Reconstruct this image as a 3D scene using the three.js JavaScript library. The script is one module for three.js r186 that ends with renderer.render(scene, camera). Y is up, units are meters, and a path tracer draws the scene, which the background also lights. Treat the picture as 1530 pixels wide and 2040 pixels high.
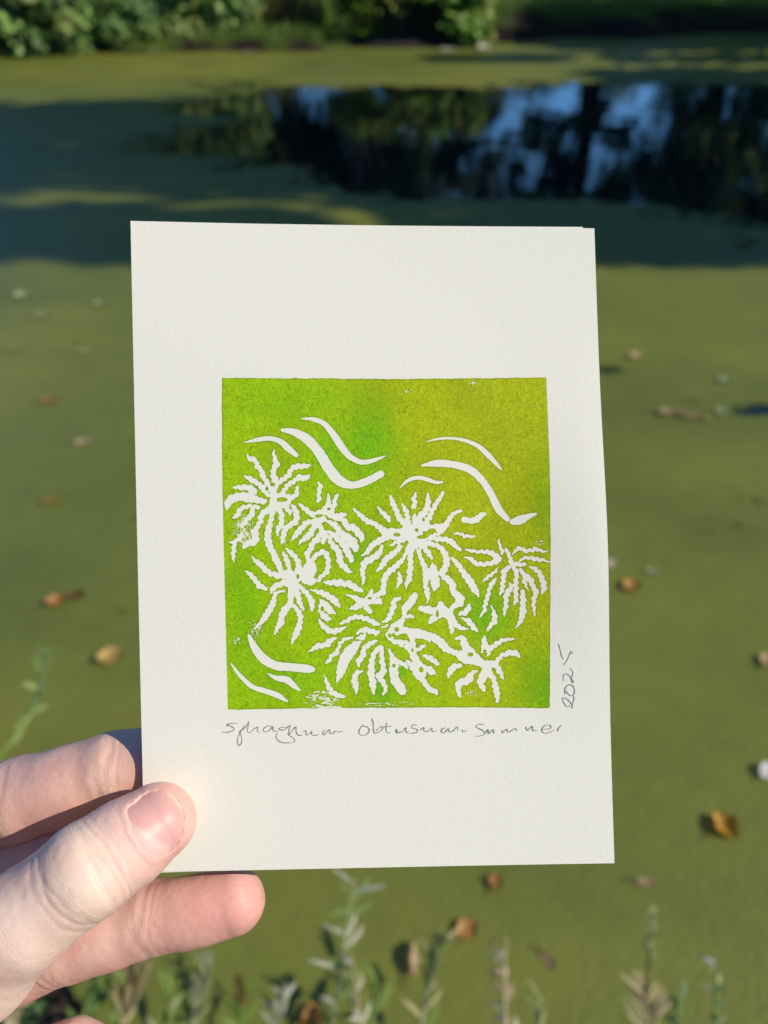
import * as THREE from 'three';
import { mergeGeometries } from 'three/addons/utils/BufferGeometryUtils.js';

// ---------------------------------------------------------------- camera, sky, sun, exposure
const scene = new THREE.Scene();
const F = 1541, CX = 765, CY = 1020;                     // the photograph's focal length and centre, in its pixels
const PITCH = 37 * Math.PI / 180;
const camera = new THREE.PerspectiveCamera(2 * Math.atan(1020 / F) * 180 / Math.PI, 0.75, 0.02, 600);
camera.position.set(0, 1.8, 0);
camera.rotation.set(-PITCH, 0, 0);
camera.focus = 0.172;
camera.userData.fStop = 11.5;
camera.updateMatrixWorld(true);

const SUN = new THREE.Vector3(0.74, 0.6, 0.24).normalize();
{
  const W = 512, H = 256, d = new Float32Array(W * H * 4);
  for (let j = 0; j < H; j++) for (let i = 0; i < W; i++) {
    const up = ((j + 0.5) / H - 0.5) * Math.PI, az = ((i + 0.5) / W - 0.5) * 2 * Math.PI;
    const y = Math.sin(up), c = Math.cos(az) * Math.cos(up) * SUN.x + y * SUN.y + Math.sin(az) * Math.cos(up) * SUN.z;
    const k = Math.pow(1 - Math.max(0, y), 3.2), glow = 0.35 * Math.pow(Math.max(0, c), 12);
    const o = (j * W + i) * 4;
    d[o] = 0.035 + 0.27 * k + glow; d[o + 1] = 0.1 + 0.76 * k + glow * 0.95; d[o + 2] = 0.27 + 1.5 * k + glow * 0.8; d[o + 3] = 1;
  }
  const t = new THREE.DataTexture(d, W, H, THREE.RGBAFormat, THREE.FloatType);
  t.mapping = THREE.EquirectangularReflectionMapping; t.magFilter = THREE.LinearFilter; t.needsUpdate = true;
  scene.background = t; scene.environment = t;
}
const sun = new THREE.DirectionalLight(new THREE.Color().setRGB(1, 0.9, 0.73), 4.5);
sun.target.position.set(0, 0, -8); sun.position.copy(sun.target.position).addScaledVector(SUN, 60);
sun.castShadow = true; sun.shadow.radius = 1;
Object.assign(sun.shadow.camera, { left: -40, right: 40, top: 40, bottom: -40, near: 1, far: 160 });
scene.add(sun, sun.target);
const renderer = new THREE.WebGLRenderer({ antialias: true });
renderer.toneMapping = THREE.LinearToneMapping;
renderer.toneMappingExposure = 1.08;
renderer.shadowMap.enabled = true;

// ---------------------------------------------------------------- helpers
const V = (x, y, z) => new THREE.Vector3(x, y, z);
const clamp = (x, a = 0, b = 1) => Math.min(b, Math.max(a, x)), lerp = (a, b, t) => a + (b - a) * t;
const sst = (a, b, x) => { const t = clamp((x - a) / (b - a)); return t * t * (3 - 2 * t); };
function rng(seed) { let s = seed >>> 0; return () => { s = (s + 0x6d2b79f5) | 0; let t = Math.imul(s ^ (s >>> 15), 1 | s); t = (t + Math.imul(t ^ (t >>> 7), 61 | t)) ^ t; return ((t ^ (t >>> 14)) >>> 0) / 4294967296; }; }
const hash3 = (x, y, z) => { let h = Math.imul(x, 374761393) ^ Math.imul(y, 668265263) ^ Math.imul(z, 2147483647 - 58); h = Math.imul(h ^ (h >>> 13), 1274126177); return ((h ^ (h >>> 16)) >>> 0) / 4294967296; };
function noise(x, y = 0, z = 0) {                        // value noise, -1..1
  const X = Math.floor(x), Y = Math.floor(y), Z = Math.floor(z); x -= X; y -= Y; z -= Z;
  const u = x * x * (3 - 2 * x), v = y * y * (3 - 2 * y), w = z * z * (3 - 2 * z);
  const e = (k) => lerp(lerp(hash3(X, Y, Z + k), hash3(X + 1, Y, Z + k), u), lerp(hash3(X, Y + 1, Z + k), hash3(X + 1, Y + 1, Z + k), u), v);
  return lerp(e(0), e(1), w) * 2 - 1;
}
const fbm = (x, y, z = 0, n = 4) => { let s = 0, a = 0.5; for (let i = 0; i < n; i++, a *= 0.5, x *= 2.03, y *= 2.03, z *= 2.03) s += a * noise(x, y, z); return s; };
function tileNoise(x, y, p) {                            // value noise that repeats every p cells
  const X = Math.floor(x), Y = Math.floor(y); x -= X; y -= Y;
  const u = x * x * (3 - 2 * x), v = y * y * (3 - 2 * y), m = (a) => ((a % p) + p) % p;
  return lerp(lerp(hash3(m(X), m(Y), p), hash3(m(X + 1), m(Y), p), u), lerp(hash3(m(X), m(Y + 1), p), hash3(m(X + 1), m(Y + 1), p), u), v) * 2 - 1;
}
function dataTex(w, h, f, srgb = false) {
  const d = new Uint8Array(w * h * 4);
  for (let j = 0; j < h; j++) for (let i = 0; i < w; i++) { const c = f(i, j), o = (j * w + i) * 4; if (c.length) { d[o] = clamp(c[0]) * 255; d[o + 1] = clamp(c[1]) * 255; d[o + 2] = clamp(c[2]) * 255; } else d[o] = d[o + 1] = d[o + 2] = clamp(c) * 255; d[o + 3] = 255; }
  const t = new THREE.DataTexture(d, w, h); t.wrapS = t.wrapT = THREE.RepeatWrapping; t.magFilter = THREE.LinearFilter; t.minFilter = THREE.LinearFilter;
  if (srgb) t.colorSpace = THREE.SRGBColorSpace; t.needsUpdate = true; return t;
}
const rgb = (r, g, b) => new THREE.Color().setRGB(r, g, b);
const std = (name, c, o = {}) => { const m = new THREE.MeshPhysicalMaterial({ color: rgb(...c), roughness: 0.8, ...o }); m.name = name; return m; };
const ray = (px, py) => V((px - CX) / F, -(py - CY) / F, -1).transformDirection(camera.matrixWorld);
const at = (px, py, d) => V((px - CX) / F * d, -(py - CY) / F * d, -d).applyMatrix4(camera.matrixWorld);      // d: metres along the lens axis
const onLevel = (px, py, y = 0) => { const r = ray(px, py); return camera.position.clone().addScaledVector(r, (y - camera.position.y) / r.y); };
const names = new Map();
function numbered(n) { const k = names.get(n) ?? 0; names.set(n, k + 1); return k ? n + '_' + String(k).padStart(3, '0') : n; }
function shade(o) { o.castShadow = o.receiveShadow = true; return o; }
function tag(o, label, category, group) { o.userData.label = label; o.userData.category = category; if (group) o.userData.group = group; return o; }
function thing(name, pos, label, category, group) { const g = new THREE.Group(); g.name = numbered(name); g.position.copy(pos); scene.add(g); return tag(g, label, category, group); }
function part(name, geo, mat, parent) { const m = shade(new THREE.Mesh(geo, mat)); m.name = name; parent.add(m); return m; }
function struct(name, geo, mat) { const m = shade(new THREE.Mesh(geo, mat)); m.name = name; m.userData.kind = 'structure'; scene.add(m); return m; }
function stuff(name, o, label, category) { o.name = name; o.userData.kind = 'stuff'; shade(o); tag(o, label, category); scene.add(o); return o; }
class Builder {                                          // collects coloured triangles
  constructor() { this.p = []; this.c = []; this.i = []; this.uv = []; }
  v(p, c, u = 0, w = 0) { this.p.push(p.x, p.y, p.z); this.c.push(c[0], c[1], c[2]); this.uv.push(u, w); return this.p.length / 3 - 1; }
  quad(a, b, c, d) { this.i.push(a, b, c, a, c, d); }
  geo() {
    const g = new THREE.BufferGeometry();
    g.setAttribute('position', new THREE.Float32BufferAttribute(this.p, 3)); g.setAttribute('color', new THREE.Float32BufferAttribute(this.c, 3)); g.setAttribute('uv', new THREE.Float32BufferAttribute(this.uv, 2));
    g.setIndex(this.i); g.computeVertexNormals(); return g;
  }
}
function tube(b, pts, radii, col, sides = 7) {           // a tapered tube along points
  const n = pts.length; let prev = -1;
  const up = V(0.31, 0.2, 0.93);
  for (let k = 0; k < n; k++) {
    const t = pts[Math.min(n - 1, k + 1)].clone().sub(pts[Math.max(0, k - 1)]).normalize();
    const a = t.clone().cross(up).normalize(), q = t.clone().cross(a), first = b.p.length / 3;
    for (let s = 0; s < sides; s++) { const w = s / sides * 2 * Math.PI; b.v(pts[k].clone().addScaledVector(a, Math.cos(w) * radii[k]).addScaledVector(q, Math.sin(w) * radii[k]), typeof col === 'function' ? col(k / (n - 1)) : col, s / sides, k * 0.2); }
    if (prev >= 0) for (let s = 0; s < sides; s++) b.quad(prev + s, prev + (s + 1) % sides, first + (s + 1) % sides, first + s);
    prev = first;
  }
  const end = b.v(pts[n - 1], typeof col === 'function' ? col(1) : col);
  for (let s = 0; s < sides; s++) b.i.push(prev + s, prev + (s + 1) % sides, end);
}
function bez(a, m, c, n) { const r = []; for (let k = 0; k <= n; k++) { const t = k / n; r.push(V(0, 0, 0).addScaledVector(a, (1 - t) * (1 - t)).addScaledVector(m, 2 * t * (1 - t)).addScaledVector(c, t * t)); } return r; }
function blade(b, from, dir, normal, len, wid, bend, col, n = 4, cup = 0.25) {   // a leaf blade: pointed at both ends, bent along its length, cupped across
  const side = dir.clone().cross(normal).normalize(), nn = side.clone().cross(dir).normalize(); let prev = null;
  for (let k = 0; k <= n; k++) {
    const t = k / n, w = wid * 0.5 * Math.pow(Math.sin(Math.PI * (0.04 + 0.94 * t)), 0.8), ang = bend * t;
    const c = from.clone().addScaledVector(dir, len * (bend ? Math.sin(ang) / bend : t)).addScaledVector(nn, len * (bend ? -(1 - Math.cos(ang)) / bend : 0));
    const row = [b.v(c.clone().addScaledVector(side, -w).addScaledVector(nn, w * cup), col), b.v(c, col.map((x) => x * 0.9)), b.v(c.clone().addScaledVector(side, w).addScaledVector(nn, w * cup), col)];
    if (prev) { b.quad(prev[0], prev[1], row[1], row[0]); b.quad(prev[1], prev[2], row[2], row[1]); }
    prev = row;
  }
}
const DS = { side: THREE.DoubleSide, vertexColors: true };
const leafMat = std('leaf', [1, 1, 1], { ...DS, roughness: 0.55, transmission: 0.35, thickness: 0, specularIntensity: 0.6 });
const barkMat = std('bark', [1, 1, 1], { ...DS, roughness: 0.95, bumpMap: dataTex(128, 128, (i, j) => 0.5 + 0.5 * tileNoise(i / 4, j / 16, 32) * 0.7 + 0.2 * tileNoise(i / 2, j / 4, 64)), bumpScale: 0.02 });

// ---------------------------------------------------------------- ground, water, duckweed
// signed distance (about) to the pond's edge, positive on land
function pondEdge(x, z) {
  const far = -15.2 - 0.27 * clamp(x + 8, -4, 22) - 0.5 * Math.sin(x * 0.7) * sst(3, -3, x) - 0.25 * Math.sin(x * 1.9 + 1);
  const near = -0.38 - 0.05 * Math.sin(x * 3.1 + 1.2) - 0.03 * Math.sin(x * 7.3) - 0.42 * Math.exp(-(((x + 0.78) / 0.3) ** 2));
  const right = 10.6 + 0.8 * Math.sin(z * 0.5), left = -13 + Math.sin(z * 0.4);
  return Math.max(far - z > 0 ? far - z : -(z - far), z - near, x - right, left - x);
}
const land = (x, z) => {
  const s = pondEdge(x, z);
  if (s < 0) return Math.max(-0.7, s * 0.7) - 0.02;
  return Math.min(0.16 + (z < -10 ? 0.26 * sst(0.5, 3, x) : 0), s * 0.9) + sst(0.5, 14, s) * (z < -10 ? 0.25 : 0.5) + sst(20, 120, s) * 2.5 + 0.03 * noise(x * 1.3, z * 1.3);  // far right bank raised into a dark face standing for deep shade
};
{
  const N = 280, b = new Builder(), w = (u) => 7 * u + 30 * u * u * u + 250 * Math.pow(u, 7);
  for (let j = 0; j <= N; j++) for (let i = 0; i <= N; i++) {
    const x = w(i / N * 2 - 1), z = w(j / N * 2 - 1) - 2, y = land(x, z), s = pondEdge(x, z), g = 0.5 + fbm(x * 0.8, z * 0.8);
    const soil = [0.035, 0.026, 0.02], grass = [0.075 + 0.04 * g, 0.15 + 0.05 * g, 0.022], t = sst(0.15, 0.9, s + 0.4 * noise(x * 2, z * 2) - (z < -10 ? 0.5 * sst(0.5, 3, x) : 0));  // dark soil widened at far right, its colour imitating deep bank shade
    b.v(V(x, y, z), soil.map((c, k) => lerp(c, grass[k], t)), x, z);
  }
  for (let j = 0; j < N; j++) for (let i = 0; i < N; i++) { const a = j * (N + 1) + i; b.quad(a, a + N + 1, a + N + 2, a + 1); }
  const bump = dataTex(256, 256, (i, j) => 0.5 + 0.3 * tileNoise(i / 4, j / 4, 64) + 0.2 * tileNoise(i / 2, j / 2, 128));
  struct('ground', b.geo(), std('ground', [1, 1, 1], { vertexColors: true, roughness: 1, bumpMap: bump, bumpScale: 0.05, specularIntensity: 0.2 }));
}
{
  const g = new THREE.PlaneGeometry(30, 28).rotateX(-Math.PI / 2).translate(-1, 0, -10.5);
  const t = dataTex(256, 256, (i, j) => 0.5 + 0.35 * tileNoise(i / 32, j / 32, 8) + 0.15 * tileNoise(i / 8, j / 8, 32)); t.repeat.set(14, 14);
  struct('water', g, std('pond water', [0.006, 0.011, 0.012], { roughness: 0.03, ior: 1.33, bumpMap: t, bumpScale: 0.002 }));
}
// duckweed: a sheet of tiny floating plants, open over the dark water in the middle of the pond
const holes = [[1205, 737, 0.1, 0.05], [1500, 822, 0.16, 0.045], [1520, 812, 0.12, 0.04], [1366, 798, 0.05, 0.02], [1482, 990, 0.05, 0.02], [1512, 1003, 0.05, 0.02], [1397, 1058, 0.03, 0.02], [232, 1218, 0.05, 0.02], [150, 680, 0.04, 0.02], [268, 1035, 0.03, 0.02], [1463, 1045, 0.02, 0.012], [1025, 1835, 0.012, 0.01], [1450, 1842, 0.014, 0.01]].map(([px, py, rx, rz]) => { const p = onLevel(px, py); return [p.x, p.z, rx, rz]; }).map((h, k) => [...h, k < 3 ? 0.9 : 0.5]);
function duckweedAt(x, z) {                              // how thick the duckweed lies, 0..1
  const n = fbm(x * 0.55 + 3, z * 1.1, 0, 4), f = noise(x * 4, z * 4, 7) * 0.16 + noise(x * 11, z * 11, 9) * 0.12;
  // open water: from about 2 m left of the lens axis to the right bank, 7.3 to 12.4 m off
  const near = -6.9 + 1.1 * sst(1.4, 2.7, x) - 1.6 * sst(1.0, -2.2, x), far = -12.2 - 0.03 * x;
  let s = Math.max(z - near, far - z, -2.3 - x);
  s += n * 0.95 + f * 1.8;
  let d = sst(-0.35, 0.55, s);
  for (const [hx, hz, rx, rz, q] of holes) d *= 1 - q * Math.exp(-(((x - hx) / rx) ** 2 + ((z - hz) / rz) ** 2) * 1.1);
  return d;
}
{
  const W = 1400, x0 = -14, x1 = 12, z0 = -23, z1 = 1;
  const alpha = dataTex(W, W, (i, j) => { const x = lerp(x0, x1, i / W), z = lerp(z0, z1, j / W), d = duckweedAt(x, z); return d >= 0.999 ? 1 : clamp((d - 0.5 + 0.55 * (hash3(i, j, 5) - 0.5)) * 3 + 0.5); });
  alpha.wrapS = alpha.wrapT = THREE.ClampToEdgeWrapping;
  const color = dataTex(640, 640, (i, j) => {
    const x = lerp(x0, x1, i / 640), z = lerp(z0, z1, j / 640), a = fbm(x * 0.35, z * 0.8, 4), c = fbm(x * 1.6, z * 2.6, 6), k = 0.8 + 0.18 * a + 0.2 * c + 0.1 * (hash3(i, j, 3) - 0.5), y = sst(-0.2, 0.5, a + 0.5 * c);
    return [k * lerp(0.86, 0.98, y), k, k * lerp(0.95, 0.8, y)];
  });
  color.wrapS = color.wrapT = THREE.ClampToEdgeWrapping;
  const grain = dataTex(512, 512, (i, j) => 0.5 + 0.3 * tileNoise(i / 3, j / 3, 171) + 0.2 * tileNoise(i / 8, j / 8, 64)); grain.repeat.set(20, 20);
  const g = new THREE.PlaneGeometry(x1 - x0, z1 - z0, 1, 1).rotateX(-Math.PI / 2).translate((x0 + x1) / 2, 0.006, (z0 + z1) / 2);
  const uv = g.attributes.uv; for (let k = 0; k < uv.count; k++) uv.setY(k, 1 - uv.getY(k));
  const m = std('duckweed', [0.18, 0.19, 0.028], { map: color, alphaMap: alpha, transparent: true, roughness: 0.55, bumpMap: grain, bumpScale: 0.0016, specularIntensity: 1 });
  stuff('duckweed', new THREE.Mesh(g, m), 'yellow green duckweed covering the pond around the dark open water', 'duckweed');
}

// ---------------------------------------------------------------- trees and bushes
function crown(clumps, leaves, size, cols, seed, b = new Builder(), flat = 0.75, mid = null) {
  const R = rng(seed);
  for (const [c, r] of clumps) {
    const tone = 0.72 + 0.5 * R(), base = cols[Math.floor(R() * cols.length)];
    for (let k = 0; k < leaves; k++) {
      const d = V(R() * 2 - 1, R() * 2 - 1, R() * 2 - 1).normalize(), q = r * Math.pow(R(), 0.45);
      const p = c.clone().add(d.clone().multiplyScalar(q).multiply(V(1, flat, 1)));
      const n = d.clone().multiplyScalar(0.6).add(V(R() - 0.5, R() + 0.1, R() - 0.5)); if (mid) n.addScaledVector(p.clone().sub(mid).normalize(), 1.1); n.normalize(); const dir = V(R() * 2 - 1, R() * 1.2 - 0.9, R() * 2 - 1).normalize();
      const side = dir.clone().cross(n).normalize(), l = size * (0.6 + 0.8 * R()), w = l * 0.36, t = tone * (0.75 + 0.5 * R()), col = base.map((x) => x * t);
      const a = b.v(p, col), e = b.v(p.clone().addScaledVector(dir, l * 0.5).addScaledVector(side, w).addScaledVector(n, l * 0.1), col), f = b.v(p.clone().addScaledVector(dir, l).addScaledVector(n, -l * 0.12), col), g = b.v(p.clone().addScaledVector(dir, l * 0.5).addScaledVector(side, -w).addScaledVector(n, l * 0.1), col);
      b.quad(a, e, f, g);
    }
  }
  return b;
}
function wood(base, h, r, targets, col, seed) {          // trunk that tapers, with limbs to the clumps
  const b = new Builder(), R = rng(seed), top = base.clone().add(V((R() - 0.5) * 0.6, h, (R() - 0.5) * 0.6));
  const mid = base.clone().lerp(top, 0.5).add(V((R() - 0.5) * 0.5, 0, (R() - 0.5) * 0.5)), pts = bez(base, mid, top, 10);
  pts.unshift(base.clone().add(V(0, -0.3, 0)));
  tube(b, pts, pts.map((_, k) => r * (k === 0 ? 1.5 : k === 1 ? 1.25 : 1 - 0.8 * (k - 1) / 10)), col, 10);
  for (const t of targets) {
    const s = pts[3 + Math.floor(R() * 7)], m = s.clone().lerp(t, 0.5).add(V(0, 0.12 * s.distanceTo(t), 0)), q = r * 0.3;
    tube(b, bez(s, m, t, 5), [q, q * 0.8, q * 0.6, q * 0.45, q * 0.3, q * 0.15], col, 6);
  }
  return b.geo();
}
const local = (clumps, o) => clumps.map(([c, r]) => [c.clone().sub(o), r]);
function tree(name, x, z, h, r, clumps, opt, label) {
  const base = V(x, land(x, z), z), t = thing(name, base, label, 'tree', opt.group), cl = local(clumps, base), R = rng(opt.seed + 5);
  part('trunk', wood(V(0, 0, 0), h, r, cl.filter(() => R() < 0.45).map(([c]) => c), opt.bark ?? [0.05, 0.04, 0.03], opt.seed), barkMat, t);
  part('crown', crown(cl, opt.leaves, opt.size, opt.cols, opt.seed + 1, new Builder(), 0.75, cl.reduce((a, [c]) => a.addScaledVector(c, 1 / cl.length), V(0, 0, 0))).geo(), leafMat, t);
  return t;
}
const GREENS = [[0.05, 0.105, 0.022], [0.065, 0.125, 0.025], [0.042, 0.09, 0.022], [0.085, 0.13, 0.028]];
function blobs(n, c, rad, r0, r1, seed, keep = () => true) {
  const R = rng(seed), out = [];
  for (let k = 0; k < n * 20 && out.length < n; k++) {
    const d = V(R() * 2 - 1, R() * 2 - 1, R() * 2 - 1); if (d.length() > 1) continue;
    const p = c.clone().add(d.multiply(rad)), r = lerp(r0, r1, R()); if (keep(p, r)) out.push([p, r]);
  }
  return out;
}
// the trees on the right bank, outside the frame, whose shade lies across the pond
const fall = (p) => [p.x - p.y * SUN.x / SUN.y, p.z - p.y * SUN.z / SUN.y];
const band = (p, r) => {
  const [x, z] = fall(p), farEdge = -12.3 - 0.2 * x;
  if (z + r > -5.3 || z - r < farEdge) return false;
  const a = onLevel(300, 398), q = onLevel(110, 285);    // gaps where sun comes through
  if (((x - a.x) / 1.9) ** 2 + ((z - a.z) / 0.75) ** 2 < 1 + 1.2 * r) return false;
  if (((x - q.x) / 0.9) ** 2 + ((z - q.z) / 0.8) ** 2 < 1 + r) return false;
  return true;
};
// trees added unseen to block blue sky light, at the photographer's back
for (const [x, z, seed, label] of [[-11, 9, 91, 'added unseen leafy tree behind the photographer, off to the left'], [-2.5, 11, 92, 'added unseen leafy tree straight behind the photographer'], [-17, 1, 93, 'added unseen leafy tree on the left bank of the pond']]) tree('broadleaf_tree', x, z, 9, 0.35, blobs(80, V(x, 7.2, z), V(5, 6.4, 4), 0.9, 1.5, seed), { leaves: 90, size: 0.5, cols: GREENS, seed: seed + 4 }, label);
const shadeCrown = (n, c, rad, seed) => blobs(n, c, rad, 0.8, 1.4, seed, band);
const boughs = (n, x0, x1, z0, z1, h0, h1, r0, r1, seed) => { const R = rng(seed), o = []; for (let k = 0; k < n; k++) { const h = lerp(h0, h1, R()); o.push([V(lerp(x0, x1, R()) + h * SUN.x / SUN.y, h, lerp(z0, z1, R()) + h * SUN.z / SUN.y), lerp(r0, r1, R())]); } return o; };
tree('broadleaf_tree', 13.6, -3.4, 12, 0.35, [...shadeCrown(150, V(13, 10.6, -1.4), V(6.6, 8.2, 4.8), 11), ...boughs(26, -4.6, -0.9, -6.1, -5.75, 12, 16, 0.4, 0.6, 15), ...boughs(26, 0.8, 5.5, -5.95, -5.65, 6, 11, 0.4, 0.55, 16)], { leaves: 200, size: 0.3, cols: GREENS, seed: 21 }, 'tall leafy tree on the right bank nearest the camera, shading the pond');
tree('broadleaf_tree', 14.4, -6, 14, 0.4, shadeCrown(150, V(14, 11, -6.2), V(6, 9, 4.6), 12), { leaves: 200, size: 0.3, cols: GREENS, seed: 22 }, 'tallest leafy tree on the right bank, second one from the camera');
tree('broadleaf_tree', 19.5, -3, 15, 0.4, shadeCrown(100, V(19, 13.4, -3), V(4.6, 7, 5.2), 13), { leaves: 200, size: 0.32, cols: GREENS, seed: 23 }, 'leafy tree on the right behind the two trees at the water');
tree('broadleaf_tree', 17.5, -14.6, 12, 0.36, [...boughs(16, 0.6, 8, -15.6, -15.4, 6, 10, 0.28, 0.4, 17), ...boughs(20, 3, 9, -13.9, -13.2, 5, 9, 0.4, 0.6, 18), ...boughs(24, 3.2, 9.5, -19.6, -17.6, 5, 10, 0.6, 0.9, 19)].concat(blobs(90, V(17, 9, -14.4), V(4.4, 6, 3.6), 0.8, 1.3, 14, (p, r) => { const [x, z] = fall(p); return (z + r < -16.4 && x - r > 2.4) || (z + r < -13.8 && z - r > -16.2 && r < 1.1 && x > 4); })), { leaves: 200, size: 0.3, cols: GREENS, seed: 24 }, 'leafy tree at the far right corner of the pond');
// trees on and behind the far bank
function farTree(px, z, h, r, clumps, opt, label) { const p = onLevel(px, 100), x = (px - CX) / F * (-z * Math.cos(PITCH) + 1.8 * Math.sin(PITCH)); return tree(opt.name ?? 'park_tree', x, z, h, r, clumps(x, z), opt, label); }
farTree(1195, -24.5, 9, 0.3, (x, z) => [...blobs(34, V(x, 9.4, z), V(4.2, 2.6, 3), 0.7, 1.2, 31), ...blobs(40, V(x - 0.6, 5.9, z), V(4.2, 1.9, 2), 0.2, 0.45, 45), ...blobs(44, V(x + 0.2, 3.6, z), V(5, 1.5, 2), 0.16, 0.36, 46)], { leaves: 110, size: 0.28, cols: GREENS, seed: 31, bark: [0.03, 0.025, 0.022] }, 'dark trunked tree on the far bank right of the island shrub');
farTree(1462, -25.5, 8, 0.34, (x, z) => blobs(120, V(x + 1.8, 5.4, z + 1), V(5.6, 4.6, 3.4), 0.6, 1.1, 32), { leaves: 140, size: 0.26, cols: [[0.1, 0.19, 0.04], [0.13, 0.22, 0.05], [0.07, 0.14, 0.035]], seed: 33, bark: [0.035, 0.03, 0.025] }, 'leafy tree on the far bank at the right edge of the photo');
farTree(716, -27, 9, 0.27, (x, z) => blobs(60, V(x - 1.2, 7.6, z), V(4.4, 4, 3), 0.4, 0.8, 34), { leaves: 80, size: 0.26, cols: GREENS, seed: 35, bark: [0.26, 0.19, 0.155] }, 'tree with a pale pinkish trunk just left of the island shrub');
farTree(560, -29, 9, 0.3, (x, z) => blobs(110, V(x + 0.9, 7.2, z), V(5.2, 4.4, 3), 0.8, 1.2, 36), { leaves: 150, size: 0.28, cols: GREENS, seed: 37 }, 'dense tree behind the brown reeds on the far lawn');
farTree(300, -26, 8, 0.3, (x, z) => blobs(80, V(x, 5, z), V(4, 4.6, 3), 0.8, 1.3, 38), { leaves: 150, size: 0.28, cols: GREENS, seed: 39 }, 'dense tree behind the brambles at the left of the far bank');
farTree(880, -46, 8, 0.3, (x, z) => blobs(90, V(x, 7.5, z), V(5.5, 5, 3), 0.5, 1.1, 40), { leaves: 80, size: 0.36, cols: GREENS, seed: 41 }, 'distant thin crowned tree across the lawn behind the island shrub');
farTree(1250, -60, 6, 0.35, (x, z) => blobs(120, V(x, 4.4, z), V(13, 3.4, 3), 1, 1.7, 42), { leaves: 110, size: 0.42, cols: GREENS, seed: 43 }, 'low distant tree across the lawn between the two dark trunks on the right');

// bushes along the far bank
function bush(name, px, py, w, h, dep, opt, label, category = 'bush') {
  const p = onLevel(px, py, 0.06), t = thing(name, V(p.x, 0.05, p.z - dep * 0.5), label, category, opt.group);
  const cl = blobs(opt.n ?? 42, V(0, h * 0.5, 0), V(w * 0.5, h * 0.5, dep * 0.5), opt.r0 ?? 0.18, opt.r1 ?? 0.38, opt.seed);
  const b = new Builder(), R = rng(opt.seed);
  for (let k = 0; k < 9; k++) { const c = cl[Math.floor(R() * cl.length)][0]; tube(b, bez(V((R() - 0.5) * w * 0.4, -0.15, (R() - 0.5) * dep * 0.4), c.clone().multiplyScalar(0.4), c, 5), [0.018, 0.016, 0.014, 0.011, 0.008, 0.004], [0.09, 0.07, 0.045], 5); }
  part('stem', b.geo(), barkMat, t);
  part('foliage', crown(cl, opt.leaves ?? 95, opt.size ?? 0.15, opt.cols ?? GREENS, opt.seed + 1, new Builder(), 0.75, V(-w * 0.1, h * 0.1, -dep * 0.4)).geo(), leafMat, t);
  return t;
}
const BR = [[0.2, 0.34, 0.08], [0.15, 0.29, 0.09], [0.26, 0.33, 0.09], [0.1, 0.21, 0.05]];
bush('bramble_bush', -40, 118, 2.6, 2.2, 1.6, { seed: 51, cols: BR, n: 60 }, 'broad sunlit bramble bush at the left edge of the far bank');
bush('bramble_bush', 95, 110, 1.2, 1.7, 1.2, { seed: 52, cols: BR }, 'bramble bush beside the dark gap, second from the left');
bush('bramble_bush', 215, 100, 1.5, 1.9, 1.3, { seed: 53, cols: BR, n: 50 }, 'bramble bush right of the dark gap in the far bank');
bush('bramble_bush', 330, 92, 1.3, 1.5, 1.2, { seed: 54, cols: [[0.27, 0.33, 0.09], [0.26, 0.29, 0.12], [0.18, 0.31, 0.08]] }, 'yellowish green bush in the middle of the left bank thicket');
bush('bramble_bush', 450, 85, 1.4, 2.1, 1.3, { seed: 55, cols: BR, n: 55, size: 0.16 }, 'dark green bush at the right end of the bramble thicket');
bush('bramble_bush', 20, 90, 3.6, 2.8, 1.2, { seed: 56, cols: BR, n: 80 }, 'taller leafy bush standing behind the left edge brambles');
bush('bramble_bush', 360, 74, 3.4, 2.5, 1.2, { seed: 57, cols: BR, n: 80 }, 'taller leafy bush behind the yellowish thicket on the left bank');
// dry reeds
function reeds(px, py, w, h, n, seed, label) {
  const p = onLevel(px, py, 0.05), t = thing('reed_clump', p, label, 'reeds'), R = rng(seed), b = new Builder();
  for (let k = 0; k < n; k++) {
    const o = V((R() - 0.5) * w, 0, (R() - 0.5) * 0.5), l = h * (0.5 + 0.6 * R()), g = R(), col = g < 0.55 ? [0.17, 0.14, 0.05] : [0.09, 0.14, 0.035];
    blade(b, o, V((R() - 0.5) * 0.4, 1, (R() - 0.5) * 0.4).normalize(), V(R() - 0.5, 0, R() - 0.5).normalize(), l, 0.025, 0.5 * R(), col, 4);
  }
  part('reed_blades', b.geo(), leafMat, t).userData.kind = 'stuff';
}
reeds(548, 76, 0.8, 1.1, 260, 61, 'brown and green reed clump right of the bramble thicket');
reeds(612, 74, 0.7, 0.9, 220, 62, 'dry brownish reed clump standing left of the pale trunk');
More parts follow.
